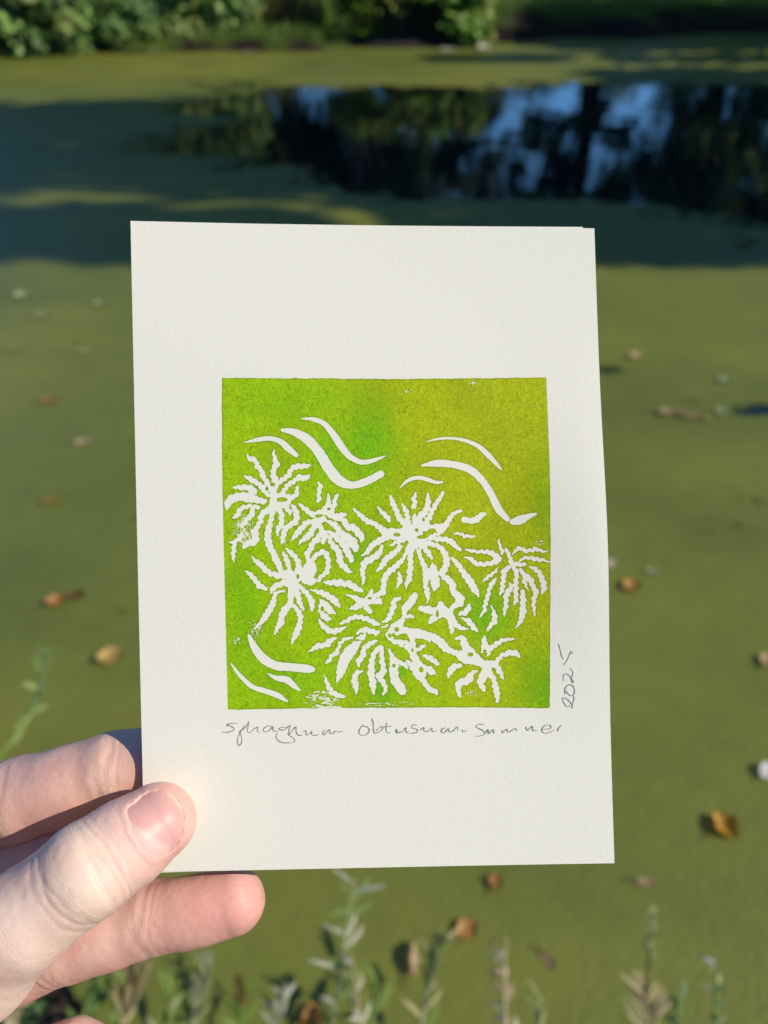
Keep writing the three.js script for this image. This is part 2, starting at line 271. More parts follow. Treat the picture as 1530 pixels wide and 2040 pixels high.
// the shrub on its islet
{
  const p = onLevel(815, 94, 0.02), t = thing('island_shrub', V(p.x, 0, p.z - 0.7), 'rounded shrub on an islet with a dark hollow under its left side', 'shrub');
  const cl = [], R = rng(71);
  for (let k = 0; k < 60; k++) { const a = R() * 6.283, q = 0.6 + 0.4 * R(), x = Math.cos(a) * 1.35 * q, z = Math.sin(a) * 0.8 * q; cl.push([V(x - 0.12, 0.95 + 0.6 * R() - 0.1 * q, z), 0.2 + 0.12 * R()]); }
  for (let k = 0; k < 40; k++) cl.push([V(0.85 + 0.6 * R(), 0.12 + 1.3 * R(), (R() - 0.3) * 0.9), 0.16 + 0.1 * R()]);
  for (let k = 0; k < 34; k++) cl.push([V(-1.3 + 2.2 * R(), 0.15 + 0.7 * R(), -0.5 - 0.3 * R()), 0.25]);
  const b = new Builder();
  for (let k = 0; k < 14; k++) { const c = cl[Math.floor(R() * cl.length)][0]; tube(b, bez(V((R() - 0.5) * 0.9, -0.2, (R() - 0.5) * 0.4), V(c.x * 0.4, c.y * 0.7, c.z * 0.4), c, 6), [0.04, 0.035, 0.03, 0.024, 0.018, 0.012, 0.006], [0.05, 0.04, 0.03], 6); }
  part('stem', b.geo(), barkMat, t);
  part('foliage', crown(cl, 150, 0.13, [[0.16, 0.34, 0.04], [0.2, 0.36, 0.04], [0.27, 0.32, 0.07], [0.1, 0.22, 0.04]], 72, new Builder(), 0.75, V(-0.3, 0.1, -0.5)).geo(), leafMat, t);
  const g = new THREE.SphereGeometry(1, 24, 12).scale(1.25, 0.14, 0.75); part('islet_soil', g, std('islet soil', [0.02, 0.016, 0.012], { roughness: 1 }), t);
}
// rough grass along the far bank
{
  const R = rng(81), b = new Builder();
  for (let k = 0; k < 9; k++) blade(b, V((R() - 0.5) * 0.12, 0, (R() - 0.5) * 0.12), V((R() - 0.5) * 0.7, 1, (R() - 0.5) * 0.7).normalize(), V(R() - 0.5, 0.1, R() - 0.5).normalize(), 0.16 + 0.12 * R(), 0.012, 0.7, [0.15 + 0.07 * R(), 0.28 + 0.07 * R(), 0.05], 3);
  const spots = [];
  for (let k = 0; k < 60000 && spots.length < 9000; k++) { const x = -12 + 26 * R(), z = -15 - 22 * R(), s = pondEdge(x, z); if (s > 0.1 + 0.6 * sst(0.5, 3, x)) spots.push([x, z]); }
  const im = new THREE.InstancedMesh(b.geo(), leafMat, spots.length), m = new THREE.Matrix4(), q = new THREE.Quaternion();
  spots.forEach(([x, z], k) => { q.setFromAxisAngle(V(0, 1, 0), R() * 6.28); const s = 0.6 + 0.8 * R(); im.setMatrixAt(k, m.compose(V(x, land(x, z), z), q, V(s, s, s))); });
  stuff('lawn_grass', im, 'rough green grass on the lawn beyond the pond', 'grass');
}

// ---------------------------------------------------------------- the printed card
const camSpace = (px, py, d) => V((px - CX) / F * d, -(py - CY) / F * d, -d);
const card = (() => {                                    // a flat parallelogram through the four corners seen in the photograph
  const r = [[260, 440], [1184, 455], [1226, 1722], [289, 1737]].map(([x, y]) => camSpace(x, y, 1));
  const m = new THREE.Matrix3().set(r[1].x, -r[2].x, r[3].x, r[1].y, -r[2].y, r[3].y, r[1].z, -r[2].z, r[3].z).invert();   // t2 r2 - t3 r3 + t4 r4 = t1 r1
  const t1 = 0.173, t = r[0].clone().multiplyScalar(t1).applyMatrix3(m);
  const o = r[0].clone().multiplyScalar(t1), x = r[1].clone().multiplyScalar(t.x).sub(o), y = r[3].clone().multiplyScalar(t.z).sub(o);
  return { o, x, y, n: y.clone().cross(x).normalize(), w: x.length(), h: y.length() };
})();
if (card.n.z < 0) card.n.negate();
const inv = new THREE.Matrix3().set(card.x.x, card.y.x, card.n.x, card.x.y, card.y.y, card.n.y, card.x.z, card.y.z, card.n.z).invert();
function toCard(px, py) { const r = camSpace(px, py, 1), t = card.o.dot(card.n) / r.dot(card.n), q = r.multiplyScalar(t).sub(card.o).applyMatrix3(inv); return [q.x, q.y]; }    // photo pixel -> (u, v) on the card
const bow = (u, v) => 0.0024 * sst(0.72, 1, u) ** 1.3 * Math.exp(-(((v - 0.5) / 0.2) ** 2)) - 0.0010 * Math.sin(Math.PI * u) * sst(0.3, 0, v) + 0.0004 * Math.sin(3 * u + 2 * v) - 0.0002 * sst(0.4, 1, v);
const cardAt = (u, v, lift = 0) => card.o.clone().addScaledVector(card.x, u).addScaledVector(card.y, v).addScaledVector(card.n, bow(u, v) + lift);
const cardMid = card.o.clone().addScaledVector(card.x, 0.5).addScaledVector(card.y, 0.5);
// the carved, unprinted strokes: G(...) gives a place and scale in the photograph, S(x, y, width, ...) one stroke along it
const strokes = [], inkDots = []; let gx, gy, gs;
const G = (x, y, s) => { gx = x; gy = y; gs = s; };
const S = (...a) => { const p = []; for (let k = 0; k < a.length; k += 3) p.push([gx + a[k] / gs, gy + a[k + 1] / gs, a[k + 2] / gs]); strokes.push(p); };
const D = (x, y, rx, ry = rx) => inkDots.push([gx + x / gs, gy + y / gs, rx / gs, ry / gs]);
G(430, 740, 4.5);
S(770, 425, 10, 870, 430, 36, 970, 470, 48, 1050, 560, 60, 1130, 680, 66, 1210, 770, 52, 1310, 815, 45, 1420, 795, 35, 1515, 760, 12);
S(600, 528, 34, 700, 545, 60, 820, 610, 85, 920, 720, 88, 1020, 880, 95, 1110, 980, 90, 1220, 1020, 62, 1340, 990, 65, 1480, 920, 62);
S(260, 638, 8, 370, 615, 35, 490, 603, 42, 580, 630, 50, 650, 690, 58, 720, 750, 42);
G(760, 740, 4.371);
S(385, 615, 6, 480, 590, 20, 600, 582, 22, 720, 600, 30, 840, 650, 40, 940, 740, 48, 1040, 850, 20);
S(355, 818, 20, 480, 800, 58, 620, 810, 60, 760, 850, 66, 860, 930, 64, 950, 1060, 62, 1020, 1200, 66, 1095, 1285, 46);
S(1140, 1310, 50, 1200, 1295, 75, 1280, 1260, 45, 1340, 1240, 20);
S(155, 1018, 8, 230, 950, 30, 320, 925, 34, 410, 945, 36, 470, 965, 30, 528, 965, 18);
G(430, 1070, 4.5);
S(300, 885, 30, 350, 990, 66, 430, 1090, 80, 540, 1150, 75, 680, 1165, 70, 820, 1180, 70, 870, 1185, 45);
S(140, 1135, 14, 220, 1240, 36, 330, 1340, 44, 450, 1380, 46, 560, 1420, 50, 640, 1470, 20);
S(465, 1220, 10, 540, 1260, 42, 640, 1280, 60, 700, 1330, 50, 750, 1370, 20);
G(440, 890, 8.5);
S(450, 140, 30, 490, 200, 80, 590, 230, 90, 620, 330, 90, 690, 400, 90, 710, 490, 90, 760, 560, 90, 810, 640, 110, 880, 760, 120, 900, 850, 110);
S(905, 60, 40, 900, 140, 70, 945, 280, 100, 905, 380, 90, 890, 460, 90, 920, 560, 120, 940, 620, 100, 890, 740, 110);
S(1510, 310, 40, 1440, 330, 90, 1310, 330, 95, 1210, 370, 90, 1150, 480, 85, 1050, 560, 90, 960, 640, 90, 890, 760, 110);
S(1500, 480, 40, 1440, 525, 100, 1320, 530, 95, 1240, 590, 80, 1150, 640, 80, 1090, 720, 80, 1030, 810, 90, 900, 850, 120);
S(1295, 690, 70, 1290, 780, 80, 1230, 850, 90, 1120, 840, 70, 1040, 830, 70); S(1200, 870, 90, 1120, 940, 80, 1000, 960, 70);
S(900, 720, 110, 895, 900, 130, 890, 1050, 180);
S(410, 500, 40, 490, 540, 90, 600, 600, 90, 680, 660, 100, 740, 740, 110, 815, 830, 60);
S(215, 690, 40, 330, 690, 90, 430, 680, 100, 540, 740, 130, 590, 770, 110);
S(110, 1060, 40, 130, 950, 130, 210, 870, 140, 340, 850, 140, 480, 860, 180, 600, 890, 120, 730, 930, 100, 770, 910, 60);
S(210, 1210, 30, 270, 1170, 80, 330, 1070, 80, 420, 1020, 80, 540, 1010, 70, 640, 1030, 90);
S(350, 1370, 25, 400, 1290, 80, 470, 1200, 100, 530, 1150, 100, 540, 1060, 100);
S(880, 1020, 150, 800, 1080, 120, 690, 1160, 100, 670, 1270, 90, 620, 1370, 90, 570, 1430, 90, 600, 1530, 130, 570, 1590, 130, 430, 1660, 110, 390, 1710, 60);
S(890, 1000, 160, 870, 1150, 100, 840, 1300, 100, 810, 1430, 110, 800, 1560, 120, 830, 1680, 110, 890, 1790, 110, 930, 1900, 110, 980, 1980, 110, 1010, 2080, 110);
S(960, 1020, 120, 1020, 1110, 100, 1030, 1220, 90, 1030, 1320, 90, 970, 1400, 80, 960, 1500, 40);
S(1000, 970, 90, 1090, 1010, 90, 1160, 1090, 80, 1180, 1160, 30);
S(1200, 990, 50, 1260, 1060, 100, 1280, 1160, 110, 1270, 1260, 100, 1170, 1330, 100, 1090, 1410, 90, 1060, 1520, 80, 1030, 1640, 40);
S(360, 1450, 50, 340, 1530, 80, 240, 1610, 80, 150, 1620, 30); S(240, 1640, 80, 220, 1760, 80, 215, 1870, 60, 230, 1960, 15);
D(1040, 895, 90, 36); D(880, 640, 42, 32); D(640, 790, 28, 45); D(785, 715, 26, 30);
G(560, 940, 7.65);
S(575, 160, 40, 600, 230, 70, 575, 320, 70, 580, 410, 80, 560, 445, 60);
S(720, 345, 40, 725, 440, 80, 720, 520, 110, 660, 600, 110, 500, 650, 90, 460, 640, 80, 390, 580, 70, 310, 520, 60, 270, 480, 25);
S(860, 360, 70, 830, 400, 70, 815, 480, 80, 780, 560, 90, 740, 640, 110);
S(1000, 640, 30, 930, 660, 80, 850, 690, 90, 740, 650, 120);
S(860, 710, 80, 960, 740, 90, 1000, 830, 100, 1110, 850, 100, 1180, 930, 110, 1240, 1000, 90, 1220, 1060, 50);
S(680, 740, 30, 760, 780, 80, 840, 830, 90, 900, 920, 100, 990, 990, 130, 1080, 1060, 150, 1130, 1150, 130, 1130, 1190, 110);
S(720, 910, 60, 800, 960, 90, 900, 1050, 110, 980, 1150, 110, 1020, 1250, 100, 1070, 1320, 90, 1070, 1360, 70);
S(640, 720, 110, 560, 760, 110, 440, 760, 80, 370, 800, 90, 280, 900, 90, 220, 970, 80, 160, 1035, 30);
S(530, 800, 90, 470, 900, 90, 420, 980, 90, 340, 1030, 70, 265, 1110, 20);
S(620, 850, 60, 650, 920, 80, 740, 1010, 70, 780, 1110, 90, 850, 1180, 90, 890, 1260, 100, 900, 1370, 100, 960, 1440, 90, 1020, 1510, 80, 1090, 1525, 15);
S(660, 930, 60, 650, 1010, 90, 640, 1080, 70);
S(570, 800, 90, 620, 880, 90, 560, 1020, 90, 480, 1080, 80, 450, 1180, 80, 400, 1250, 80, 420, 1340, 90, 440, 1440, 100);
D(730, 565, 28, 20); D(575, 668, 62, 20); D(430, 832, 34, 22);
G(690, 960, 5.464);
S(620, 570, 150, 700, 560, 180, 740, 600, 190, 760, 640, 150);
S(75, 290, 25, 150, 360, 55, 220, 420, 60, 300, 450, 60, 380, 510, 70, 430, 550, 80, 520, 530, 70, 620, 560, 100);
S(340, 275, 25, 390, 330, 50, 440, 380, 55, 465, 425, 45);
S(480, 155, 40, 500, 220, 55, 540, 300, 60, 570, 380, 65, 620, 450, 70, 680, 530, 90);
S(605, 240, 20, 640, 300, 50, 665, 370, 60, 670, 450, 70, 710, 520, 80);
S(755, 120, 30, 735, 190, 50, 745, 255, 55, 715, 280, 40);
S(745, 355, 30, 740, 410, 60, 760, 480, 90);
S(885, 130, 30, 890, 200, 60, 880, 290, 70, 820, 360, 80, 790, 440, 100, 760, 520, 100);
S(1050, 120, 50, 1010, 190, 50, 970, 250, 50, 930, 330, 55, 900, 400, 60, 850, 470, 80, 790, 540, 90);
S(1245, 315, 40, 1160, 350, 50, 1120, 400, 55, 1090, 470, 60, 1030, 505, 90, 940, 490, 60, 850, 510, 70);
S(1040, 540, 60, 960, 580, 40, 900, 595, 30);
S(1500, 350, 60, 1450, 380, 60, 1400, 420, 70, 1285, 410, 80);
S(1165, 565, 15, 1230, 565, 35, 1300, 590, 40, 1390, 595, 35);
S(760, 640, 80, 900, 615, 50, 1020, 620, 60, 1120, 640, 60, 1180, 690, 60, 1240, 740, 40);
S(800, 650, 90, 930, 680, 60, 1030, 720, 65, 1080, 800, 70, 1090, 880, 70, 1060, 960, 65, 1040, 1000, 60, 1100, 1060, 70, 1160, 1110, 75, 1160, 1190, 75, 1230, 1250, 80, 1200, 1320, 70);
S(820, 690, 60, 880, 750, 55, 930, 830, 40);
S(780, 700, 80, 800, 800, 50, 840, 900, 60, 880, 1000, 90, 860, 1100, 60, 880, 1200, 60, 890, 1260, 40, 875, 1320, 15);
S(935, 890, 20, 950, 960, 100, 960, 1060, 100, 970, 1130, 80, 955, 1175, 40);
S(740, 690, 60, 700, 790, 60, 700, 880, 65, 690, 980, 65, 690, 1060, 55, 655, 1100, 45, 655, 1165, 15);
S(690, 690, 60, 640, 790, 50, 600, 860, 50, 540, 920, 70, 460, 980, 70, 410, 1070, 70, 400, 1180, 60, 330, 1230, 50, 290, 1270, 40);
S(570, 985, 30, 585, 1040, 50, 580, 1090, 55, 545, 1155, 20);
S(620, 640, 60, 560, 740, 60, 500, 790, 70, 430, 840, 65, 390, 910, 60, 330, 970, 20);
S(390, 700, 40, 360, 770, 70, 270, 840, 70, 200, 880, 70, 175, 970, 60, 185, 1050, 50, 175, 1120, 20);
S(600, 600, 80, 450, 600, 70, 360, 640, 70, 280, 690, 60, 230, 760, 50, 170, 800, 25);
S(580, 640, 50, 480, 690, 25);
S(1150, 830, 40, 1210, 890, 65, 1270, 980, 70, 1330, 1060, 80, 1380, 1140, 80, 1420, 1200, 55, 1440, 1250, 20);
D(765, 525, 20); D(932, 525, 42, 18); D(830, 598, 64, 20); D(615, 675, 30, 15); D(785, 725, 10); D(840, 410, 14, 20); D(550, 575, 36, 20); D(712, 440, 8, 14);
G(470, 1090, 5.667);
S(180, 105, 20, 230, 160, 50, 290, 200, 65, 340, 260, 70, 430, 310, 70, 540, 320, 80, 620, 340, 100);
S(110, 265, 20, 170, 310, 50, 220, 370, 60, 270, 430, 65, 340, 470, 50);
S(395, 520, 25, 420, 460, 60, 520, 410, 65, 620, 400, 100, 660, 400, 120);
S(560, 290, 90, 620, 350, 100);
S(570, 15, 30, 630, 70, 60, 690, 140, 60, 710, 220, 65, 690, 300, 90, 650, 380, 110); S(535, 65, 35, 570, 130, 60, 600, 210, 60, 620, 290, 80);
S(830, 170, 70, 790, 250, 80, 720, 320, 100, 660, 390, 110);
S(860, 150, 60, 920, 80, 60, 1000, 55, 60, 1040, 120, 60, 1040, 210, 60, 1020, 290, 60, 960, 330, 50, 940, 375, 50);
S(870, 200, 90, 860, 290, 100, 780, 350, 110, 840, 380, 100, 900, 375, 50);
S(990, 395, 20, 1050, 400, 60, 1150, 400, 80, 1280, 420, 80, 1360, 465, 70, 1420, 490, 50);
S(840, 480, 20, 920, 500, 50, 1000, 530, 70, 1080, 570, 75, 1130, 620, 70, 1170, 670, 40);
S(720, 440, 60, 780, 500, 60, 830, 560, 60, 860, 620, 70, 860, 705, 50);
S(660, 460, 110, 700, 540, 80, 720, 620, 60, 760, 700, 35);
S(640, 450, 110, 620, 560, 90, 620, 640, 70, 560, 700, 80, 520, 770, 80, 510, 850, 75, 470, 910, 60, 440, 985, 20);
S(660, 660, 50, 710, 730, 60, 730, 820, 65, 710, 910, 75, 670, 990, 70, 630, 1090, 20);
S(550, 490, 30, 450, 520, 45, 430, 600, 60, 400, 680, 70, 350, 760, 70, 300, 830, 65, 210, 920, 20);
S(950, 590, 25, 1000, 650, 90, 1060, 710, 80, 1120, 745, 20); S(940, 660, 40, 960, 730, 50, 1010, 790, 80, 1060, 810, 50);
S(940, 820, 30, 990, 890, 60, 1080, 950, 70, 1170, 930, 50, 1240, 900, 30);
D(700, 330, 16, 28); D(975, 695, 20, 28); D(665, 605, 14, 40); D(645, 210, 20, 50);
G(600, 1170, 6.955);
S(620, 100, 25, 740, 140, 70, 840, 200, 100, 930, 190, 100, 1080, 190, 90, 1100, 210, 60); S(980, 30, 30, 970, 90, 70, 920, 160, 80); S(1150, 0, 60, 1140, 80, 60, 1050, 110, 60, 1000, 150, 50);
S(670, 300, 25, 770, 270, 90, 840, 210, 80); S(890, 210, 80, 920, 300, 80, 970, 335, 60);
S(545, 500, 40, 640, 460, 65, 740, 410, 65, 840, 420, 75, 940, 450, 75, 1020, 500, 80, 1085, 510, 40);
S(1370, 150, 50, 1290, 180, 70, 1280, 270, 80, 1240, 370, 70, 1200, 450, 70, 1120, 480, 25);
S(1120, 555, 30, 1200, 530, 40);
S(780, 640, 50, 850, 590, 80, 960, 600, 80, 1050, 635, 60, 1080, 610, 40); S(850, 640, 90, 860, 690, 80, 760, 705, 30);
S(480, 700, 40, 400, 740, 75, 340, 800, 75, 230, 810, 75, 160, 860, 50, 100, 890, 20);
S(710, 695, 40, 590, 730, 55, 530, 800, 55, 490, 910, 60, 430, 940, 60, 380, 1020, 55, 340, 1045, 30);
S(830, 750, 30, 760, 800, 110, 690, 880, 150, 610, 980, 170, 570, 1100, 140, 530, 1220, 90, 490, 1320, 20);
S(1050, 740, 40, 960, 780, 75, 870, 850, 70, 860, 940, 75, 800, 1020, 80, 800, 1100, 30);
S(850, 1160, 35, 770, 1190, 70, 740, 1270, 80, 760, 1370, 90, 765, 1470, 30);
S(1100, 830, 80, 1010, 920, 80, 980, 1050, 90, 970, 1190, 100, 990, 1310, 90, 1000, 1420, 70, 1010, 1480, 40);
S(1120, 830, 60, 1120, 950, 70, 1130, 1070, 80, 1140, 1170, 90, 1080, 1230, 100, 1130, 1310, 70, 1170, 1400, 70, 1140, 1480, 40);
S(1210, 860, 30, 1260, 950, 70, 1290, 1060, 130, 1290, 1180, 130, 1300, 1280, 130, 1370, 1380, 150, 1400, 1440, 120); S(1350, 1030, 70, 1450, 1080, 60, 1470, 1130, 30);
S(320, 1210, 20, 360, 1330, 60, 420, 1440, 80, 520, 1500, 70, 590, 1510, 50);
D(1285, 1085, 24); D(1385, 1140, 46); D(835, 640, 34, 12); D(950, 150, 30, 16); D(1235, 515, 10); D(1308, 1240, 7);
G(760, 1160, 5.1);
S(340, 130, 70, 300, 200, 100, 240, 270, 80, 230, 340, 50, 200, 400, 60, 160, 445, 100, 100, 490, 60, 70, 540, 50, 120, 590, 60, 220, 620, 80, 290, 670, 90, 330, 750, 80, 370, 840, 90, 400, 910, 140, 390, 960, 80, 440, 1020, 60, 490, 1090, 60, 550, 1110, 50, 560, 1140, 30);
S(240, 345, 40, 320, 350, 35); S(160, 480, 110, 160, 510, 80);
S(190, 480, 80, 290, 510, 100, 400, 530, 110, 500, 550, 80, 570, 580, 80, 630, 650, 90, 700, 700, 60, 780, 730, 60, 860, 760, 150, 960, 790, 130, 1060, 840, 90, 1150, 830, 80);
S(300, 540, 60, 320, 600, 50, 330, 680, 60); S(480, 580, 50, 490, 615, 12); S(360, 690, 40, 440, 645, 40);
S(250, 790, 20, 310, 850, 60, 350, 940, 50); S(430, 745, 35, 510, 780, 60, 570, 830, 45); S(430, 860, 60, 500, 900, 70, 540, 925, 40);
D(155, 478, 24); D(85, 540, 18, 22); D(405, 888, 22, 28); D(315, 690, 10, 22); D(235, 635, 8); D(220, 540, 44, 18); D(160, 568, 40, 14);
S(400, 265, 60, 470, 280, 90, 560, 300, 90, 620, 290, 120, 690, 340, 100, 740, 410, 60, 800, 460, 50, 880, 475, 20); S(600, 220, 70, 600, 280, 90); S(490, 405, 40, 540, 360, 70, 600, 330, 60); S(700, 400, 60, 715, 460, 55, 715, 510, 35);
S(690, 310, 50, 740, 240, 60, 800, 210, 70, 820, 150, 50, 770, 140, 60, 720, 70, 60, 700, 0, 60); D(568, 320, 16, 36);
S(890, 230, 35, 880, 280, 60, 820, 315, 50, 785, 330, 20); S(815, 365, 25, 880, 390, 55, 930, 450, 60, 970, 495, 35);
S(760, 575, 35, 820, 560, 50, 840, 620, 80, 870, 680, 100, 900, 740, 150); D(905, 735, 30, 20);
S(800, 850, 60, 740, 860, 60, 700, 900, 60, 680, 970, 25); S(970, 900, 25, 910, 940, 60, 880, 1000, 80, 800, 1020, 80, 780, 1090, 60, 800, 1165, 35);
S(1080, 830, 80, 1070, 900, 100, 1040, 960, 90, 1000, 1020, 60, 1030, 1070, 60, 1050, 1105, 30); S(1080, 900, 80, 1140, 980, 60, 1160, 1060, 60, 1180, 1140, 60, 1180, 1215, 35);
S(1160, 830, 60, 1200, 900, 55, 1240, 980, 30); S(1400, 755, 35, 1370, 720, 60, 1300, 720, 65, 1220, 750, 50, 1180, 800, 50, 1150, 830, 60);
S(1340, 575, 30, 1260, 585, 40, 1180, 620, 50, 1130, 660, 50, 1060, 680, 70, 1020, 710, 25); S(1050, 560, 40, 1050, 640, 60, 1050, 690, 50); S(1090, 690, 50, 1085, 750, 25); D(1052, 700, 18, 16);
S(1110, 240, 20, 1140, 290, 30, 1150, 340, 60, 1150, 400, 60, 1100, 450, 50, 1080, 490, 25);
G(910, 1060, 7.65);
S(640, 115, 35, 650, 190, 50, 690, 280, 55, 690, 330, 50);
S(130, 265, 25, 250, 290, 60, 390, 300, 60, 500, 310, 70, 590, 360, 90, 630, 420, 110, 560, 460, 80, 430, 490, 70, 290, 480, 80, 220, 410, 70, 120, 385, 30);
S(745, 260, 50, 780, 320, 60, 810, 400, 60, 830, 470, 80, 930, 490, 80, 1040, 490, 60);
S(850, 340, 30, 900, 280, 50, 950, 240, 60, 1030, 280, 70, 1130, 280, 50, 1200, 255, 60, 1290, 290, 50, 1370, 290, 20);
S(960, 430, 40, 1040, 390, 55, 1160, 400, 70, 1270, 420, 60, 1400, 450, 30);
S(630, 540, 20, 580, 610, 50, 480, 680, 60, 400, 750, 30);
S(800, 530, 70, 720, 600, 90, 720, 700, 80, 700, 800, 70, 690, 880, 70, 665, 945, 40);
S(600, 710, 40, 550, 770, 70, 500, 870, 65, 470, 990, 65, 440, 1090, 65, 420, 1200, 60, 350, 1300, 25);
S(860, 540, 80, 910, 610, 80, 900, 720, 70, 900, 820, 80, 900, 930, 75, 900, 1040, 70, 875, 1105, 30);
S(800, 770, 20, 830, 840, 70, 770, 920, 90, 750, 1020, 80, 750, 1130, 70, 730, 1230, 50, 730, 1285, 20);
S(970, 570, 60, 1020, 640, 90, 1100, 710, 90, 1150, 810, 80, 1200, 920, 75, 1170, 1020, 70, 1170, 1150, 60, 1180, 1280, 25);
S(1030, 650, 60, 1030, 760, 60, 1080, 880, 20);
S(1000, 910, 90, 1010, 1030, 90, 1010, 1150, 90, 1000, 1260, 85, 970, 1360, 70, 900, 1460, 25);
S(1110, 530, 30, 1190, 560, 70, 1260, 640, 80, 1300, 740, 95, 1320, 840, 90, 1290, 930, 40);

const [pu0, pv0] = [toCard(438, 750)[0], toCard(700, 747)[1]], [pu1, pv1] = [toCard(1099, 1100)[0], toCard(700, 1418)[1]];
const inkTextures = (() => {
  const W = 1024, H = 1036, q = (px, py) => { const [u, v] = toCard(px, py); return [(u - pu0) / (pu1 - pu0) * W, (v - pv0) / (pv1 - pv0) * H]; };
  const one = q(761, 1000)[0] - q(760, 1000)[0];         // texels per photo pixel
  const c = document.createElement('canvas'); c.width = W; c.height = H; const g = c.getContext('2d');
  g.fillStyle = '#fff'; g.fillRect(0, 0, W, H);
  // the inked square with its slightly uneven edge
  g.fillStyle = '#000'; g.beginPath();
  const cor = [[442.5, 753.5], [640, 754.5], [760, 755.5], [900, 754.5], [1089, 752.5], [1092.5, 757], [1094, 1000], [1096, 1408], [1092, 1411.5], [950, 1409.5], [760, 1410], [600, 1411], [445, 1413.5], [444, 1100], [443, 900]];
  cor.forEach(([x, y], k) => { const [nx, ny] = cor[(k + 1) % cor.length]; for (let s = 0; s < 30; s++) { const t = s / 30, X = lerp(x, nx, t), Y = lerp(y, ny, t), [a, b] = q(X + 0.8 * noise(X / 9, Y / 9, 1), Y + 0.8 * noise(X / 9, Y / 9, 2)); k || s ? g.lineTo(a, b) : g.moveTo(a, b); } });
  g.closePath(); g.fill();
  g.fillStyle = '#fff';
  strokes.forEach((p, id) => {
    const rough = id < 10 ? 0.35 : 1;
    const P = p.map(([x, y, w]) => V(x, y, w)), curve = new THREE.CatmullRomCurve3(P, false, 'centripetal'), n = Math.ceil(curve.getLength() * 1.2);
    g.beginPath(); const len = curve.getLength();
    for (let k = 0; k <= n; k++) { const s = curve.getPoint(k / n), u = k / n, tg = curve.getTangent(u), zig = id < 10 ? 0 : (Math.abs(((u * len / 11 + id * 0.37) % 1) * 4 - 2) - 1) * Math.min(2.1, 0.25 * s.z) * Math.min(1, 4 * Math.min(u, 1 - u)), nx = -tg.y / Math.hypot(tg.x, tg.y, 1e-6), ny = tg.x / Math.hypot(tg.x, tg.y, 1e-6);
      const [a, b] = q(s.x + zig * nx + rough * 0.6 * noise(s.x / 3.4, s.y / 3.4, id), s.y + zig * ny + rough * 0.6 * noise(s.x / 3.4, s.y / 3.4, id + 40)), r = Math.max(0.3, s.z / 2 * (id < 10 ? 1 : 0.82) * (1 + rough * 0.2 * noise(s.x / 2.8, s.y / 2.8, id + 9))) * one; g.moveTo(a + r, b); g.arc(a, b, r, 0, 6.2832); }
    g.fill();
  });
  g.fillStyle = '#000';
  for (const [x, y, rx, ry] of inkDots) { const [a, b] = q(x, y); g.beginPath(); g.ellipse(a, b, rx * one, ry * one, 0.15 * noise(x, y), 0, 6.2832); g.fill(); }
  const px = g.getImageData(0, 0, W, H).data, m = new Float32Array(W * H), R = rng(5);
  for (let k = 0; k < W * H; k++) m[k] = px[k * 4] / 255;
  // patches where the ink did not take
  const bare = [[625, 1394, 40, 24, 0.36, 1], [478, 1060, 26, 40, 0.38, 0], [497, 1255, 20, 26, 0.5, 0], [460, 1275, 14, 12, 0.45, 0], [760, 1402, 70, 7, 0.45, 1], [925, 1385, 14, 8, 0.4, 0], [1075, 1083, 22, 6, 0.5, 1], [812, 781, 6, 4, 0.3, 0], [948, 762, 10, 5, 0.4, 0], [556, 1075, 8, 18, 0.35, 0], [640, 1408, 40, 3, 0.1, 1]];
  const inv2 = (i, j) => [lerp(438, 1099, i / W), lerp(748, 1418, j / H)];
  for (let j = 0; j < H; j++) for (let i = 0; i < W; i++) {
    const [X, Y] = inv2(i, j); let s = 0;
    for (const [bx, by, rx, ry, th, horiz] of bare) { const e = ((X - bx) / rx) ** 2 + ((Y - by) / ry) ** 2; if (e < 1.3) { const n = 0.5 + 0.5 * noise(X / (horiz ? 7 : 1.6), Y / (horiz ? 2.2 : 4), 3) + 0.3 * noise(X / 2, Y / 2, 8); s = Math.max(s, sst(0, 0.12, n - th - 0.75 * e * e - 0.06)); } }
    m[j * W + i] = Math.max(m[j * W + i], s * 0.9);
  }
  const blur = (src, r) => { const t = new Float32Array(W * H), o = new Float32Array(W * H); for (let j = 0; j < H; j++) { let s = 0; for (let i = -r; i < W; i++) { if (i + r < W) s += src[j * W + i + r]; if (i - r - 1 >= 0) s -= src[j * W + i - r - 1]; if (i >= 0) t[j * W + i] = s / (2 * r + 1); } } for (let i = 0; i < W; i++) { let s = 0; for (let j = -r; j < H; j++) { if (j + r < H) s += t[(j + r) * W + i]; if (j - r - 1 >= 0) s -= t[(j - r - 1) * W + i]; if (j >= 0) o[j * W + i] = s / (2 * r + 1); } } return o; };
  const near = blur(m, 4), wide = blur(near, 3), paper = [0.897, 0.891, 0.857];
  const green = [[735, 880, 55, 90, 0.7], [660, 900, 40, 60, 0.5], [960, 1225, 55, 60, 0.8], [1085, 1385, 70, 90, 0.75], [745, 1375, 24, 40, 0.7], [700, 1095, 30, 40, 0.4], [470, 1230, 40, 160, 0.4], [620, 800, 110, 40, 0.25], [1085, 1000, 30, 70, 0.4], [788, 1335, 14, 14, 0.7], [840, 1335, 10, 10, 0.6], [560, 1350, 70, 40, 0.3]];
  const worm = new Float32Array(W * H);
  for (let j = 0; j < H; j++) for (let i = 0; i < W; i++) {
    const a = i / 4.1, b = j / 5.0, wx = noise(a * 0.6, b * 0.6, 21) * 1.3, wy = noise(a * 0.6, b * 0.6, 22) * 1.3, fine = sst(0.15, 0.8, 0.5 + fbm(i / 160, j / 160, 2));
    worm[j * W + i] = lerp(0.5 * noise(a * 1.5, b * 1.5, 30), noise(a + wx, b + wy, 20), 0.45 + 0.55 * fine);
  }
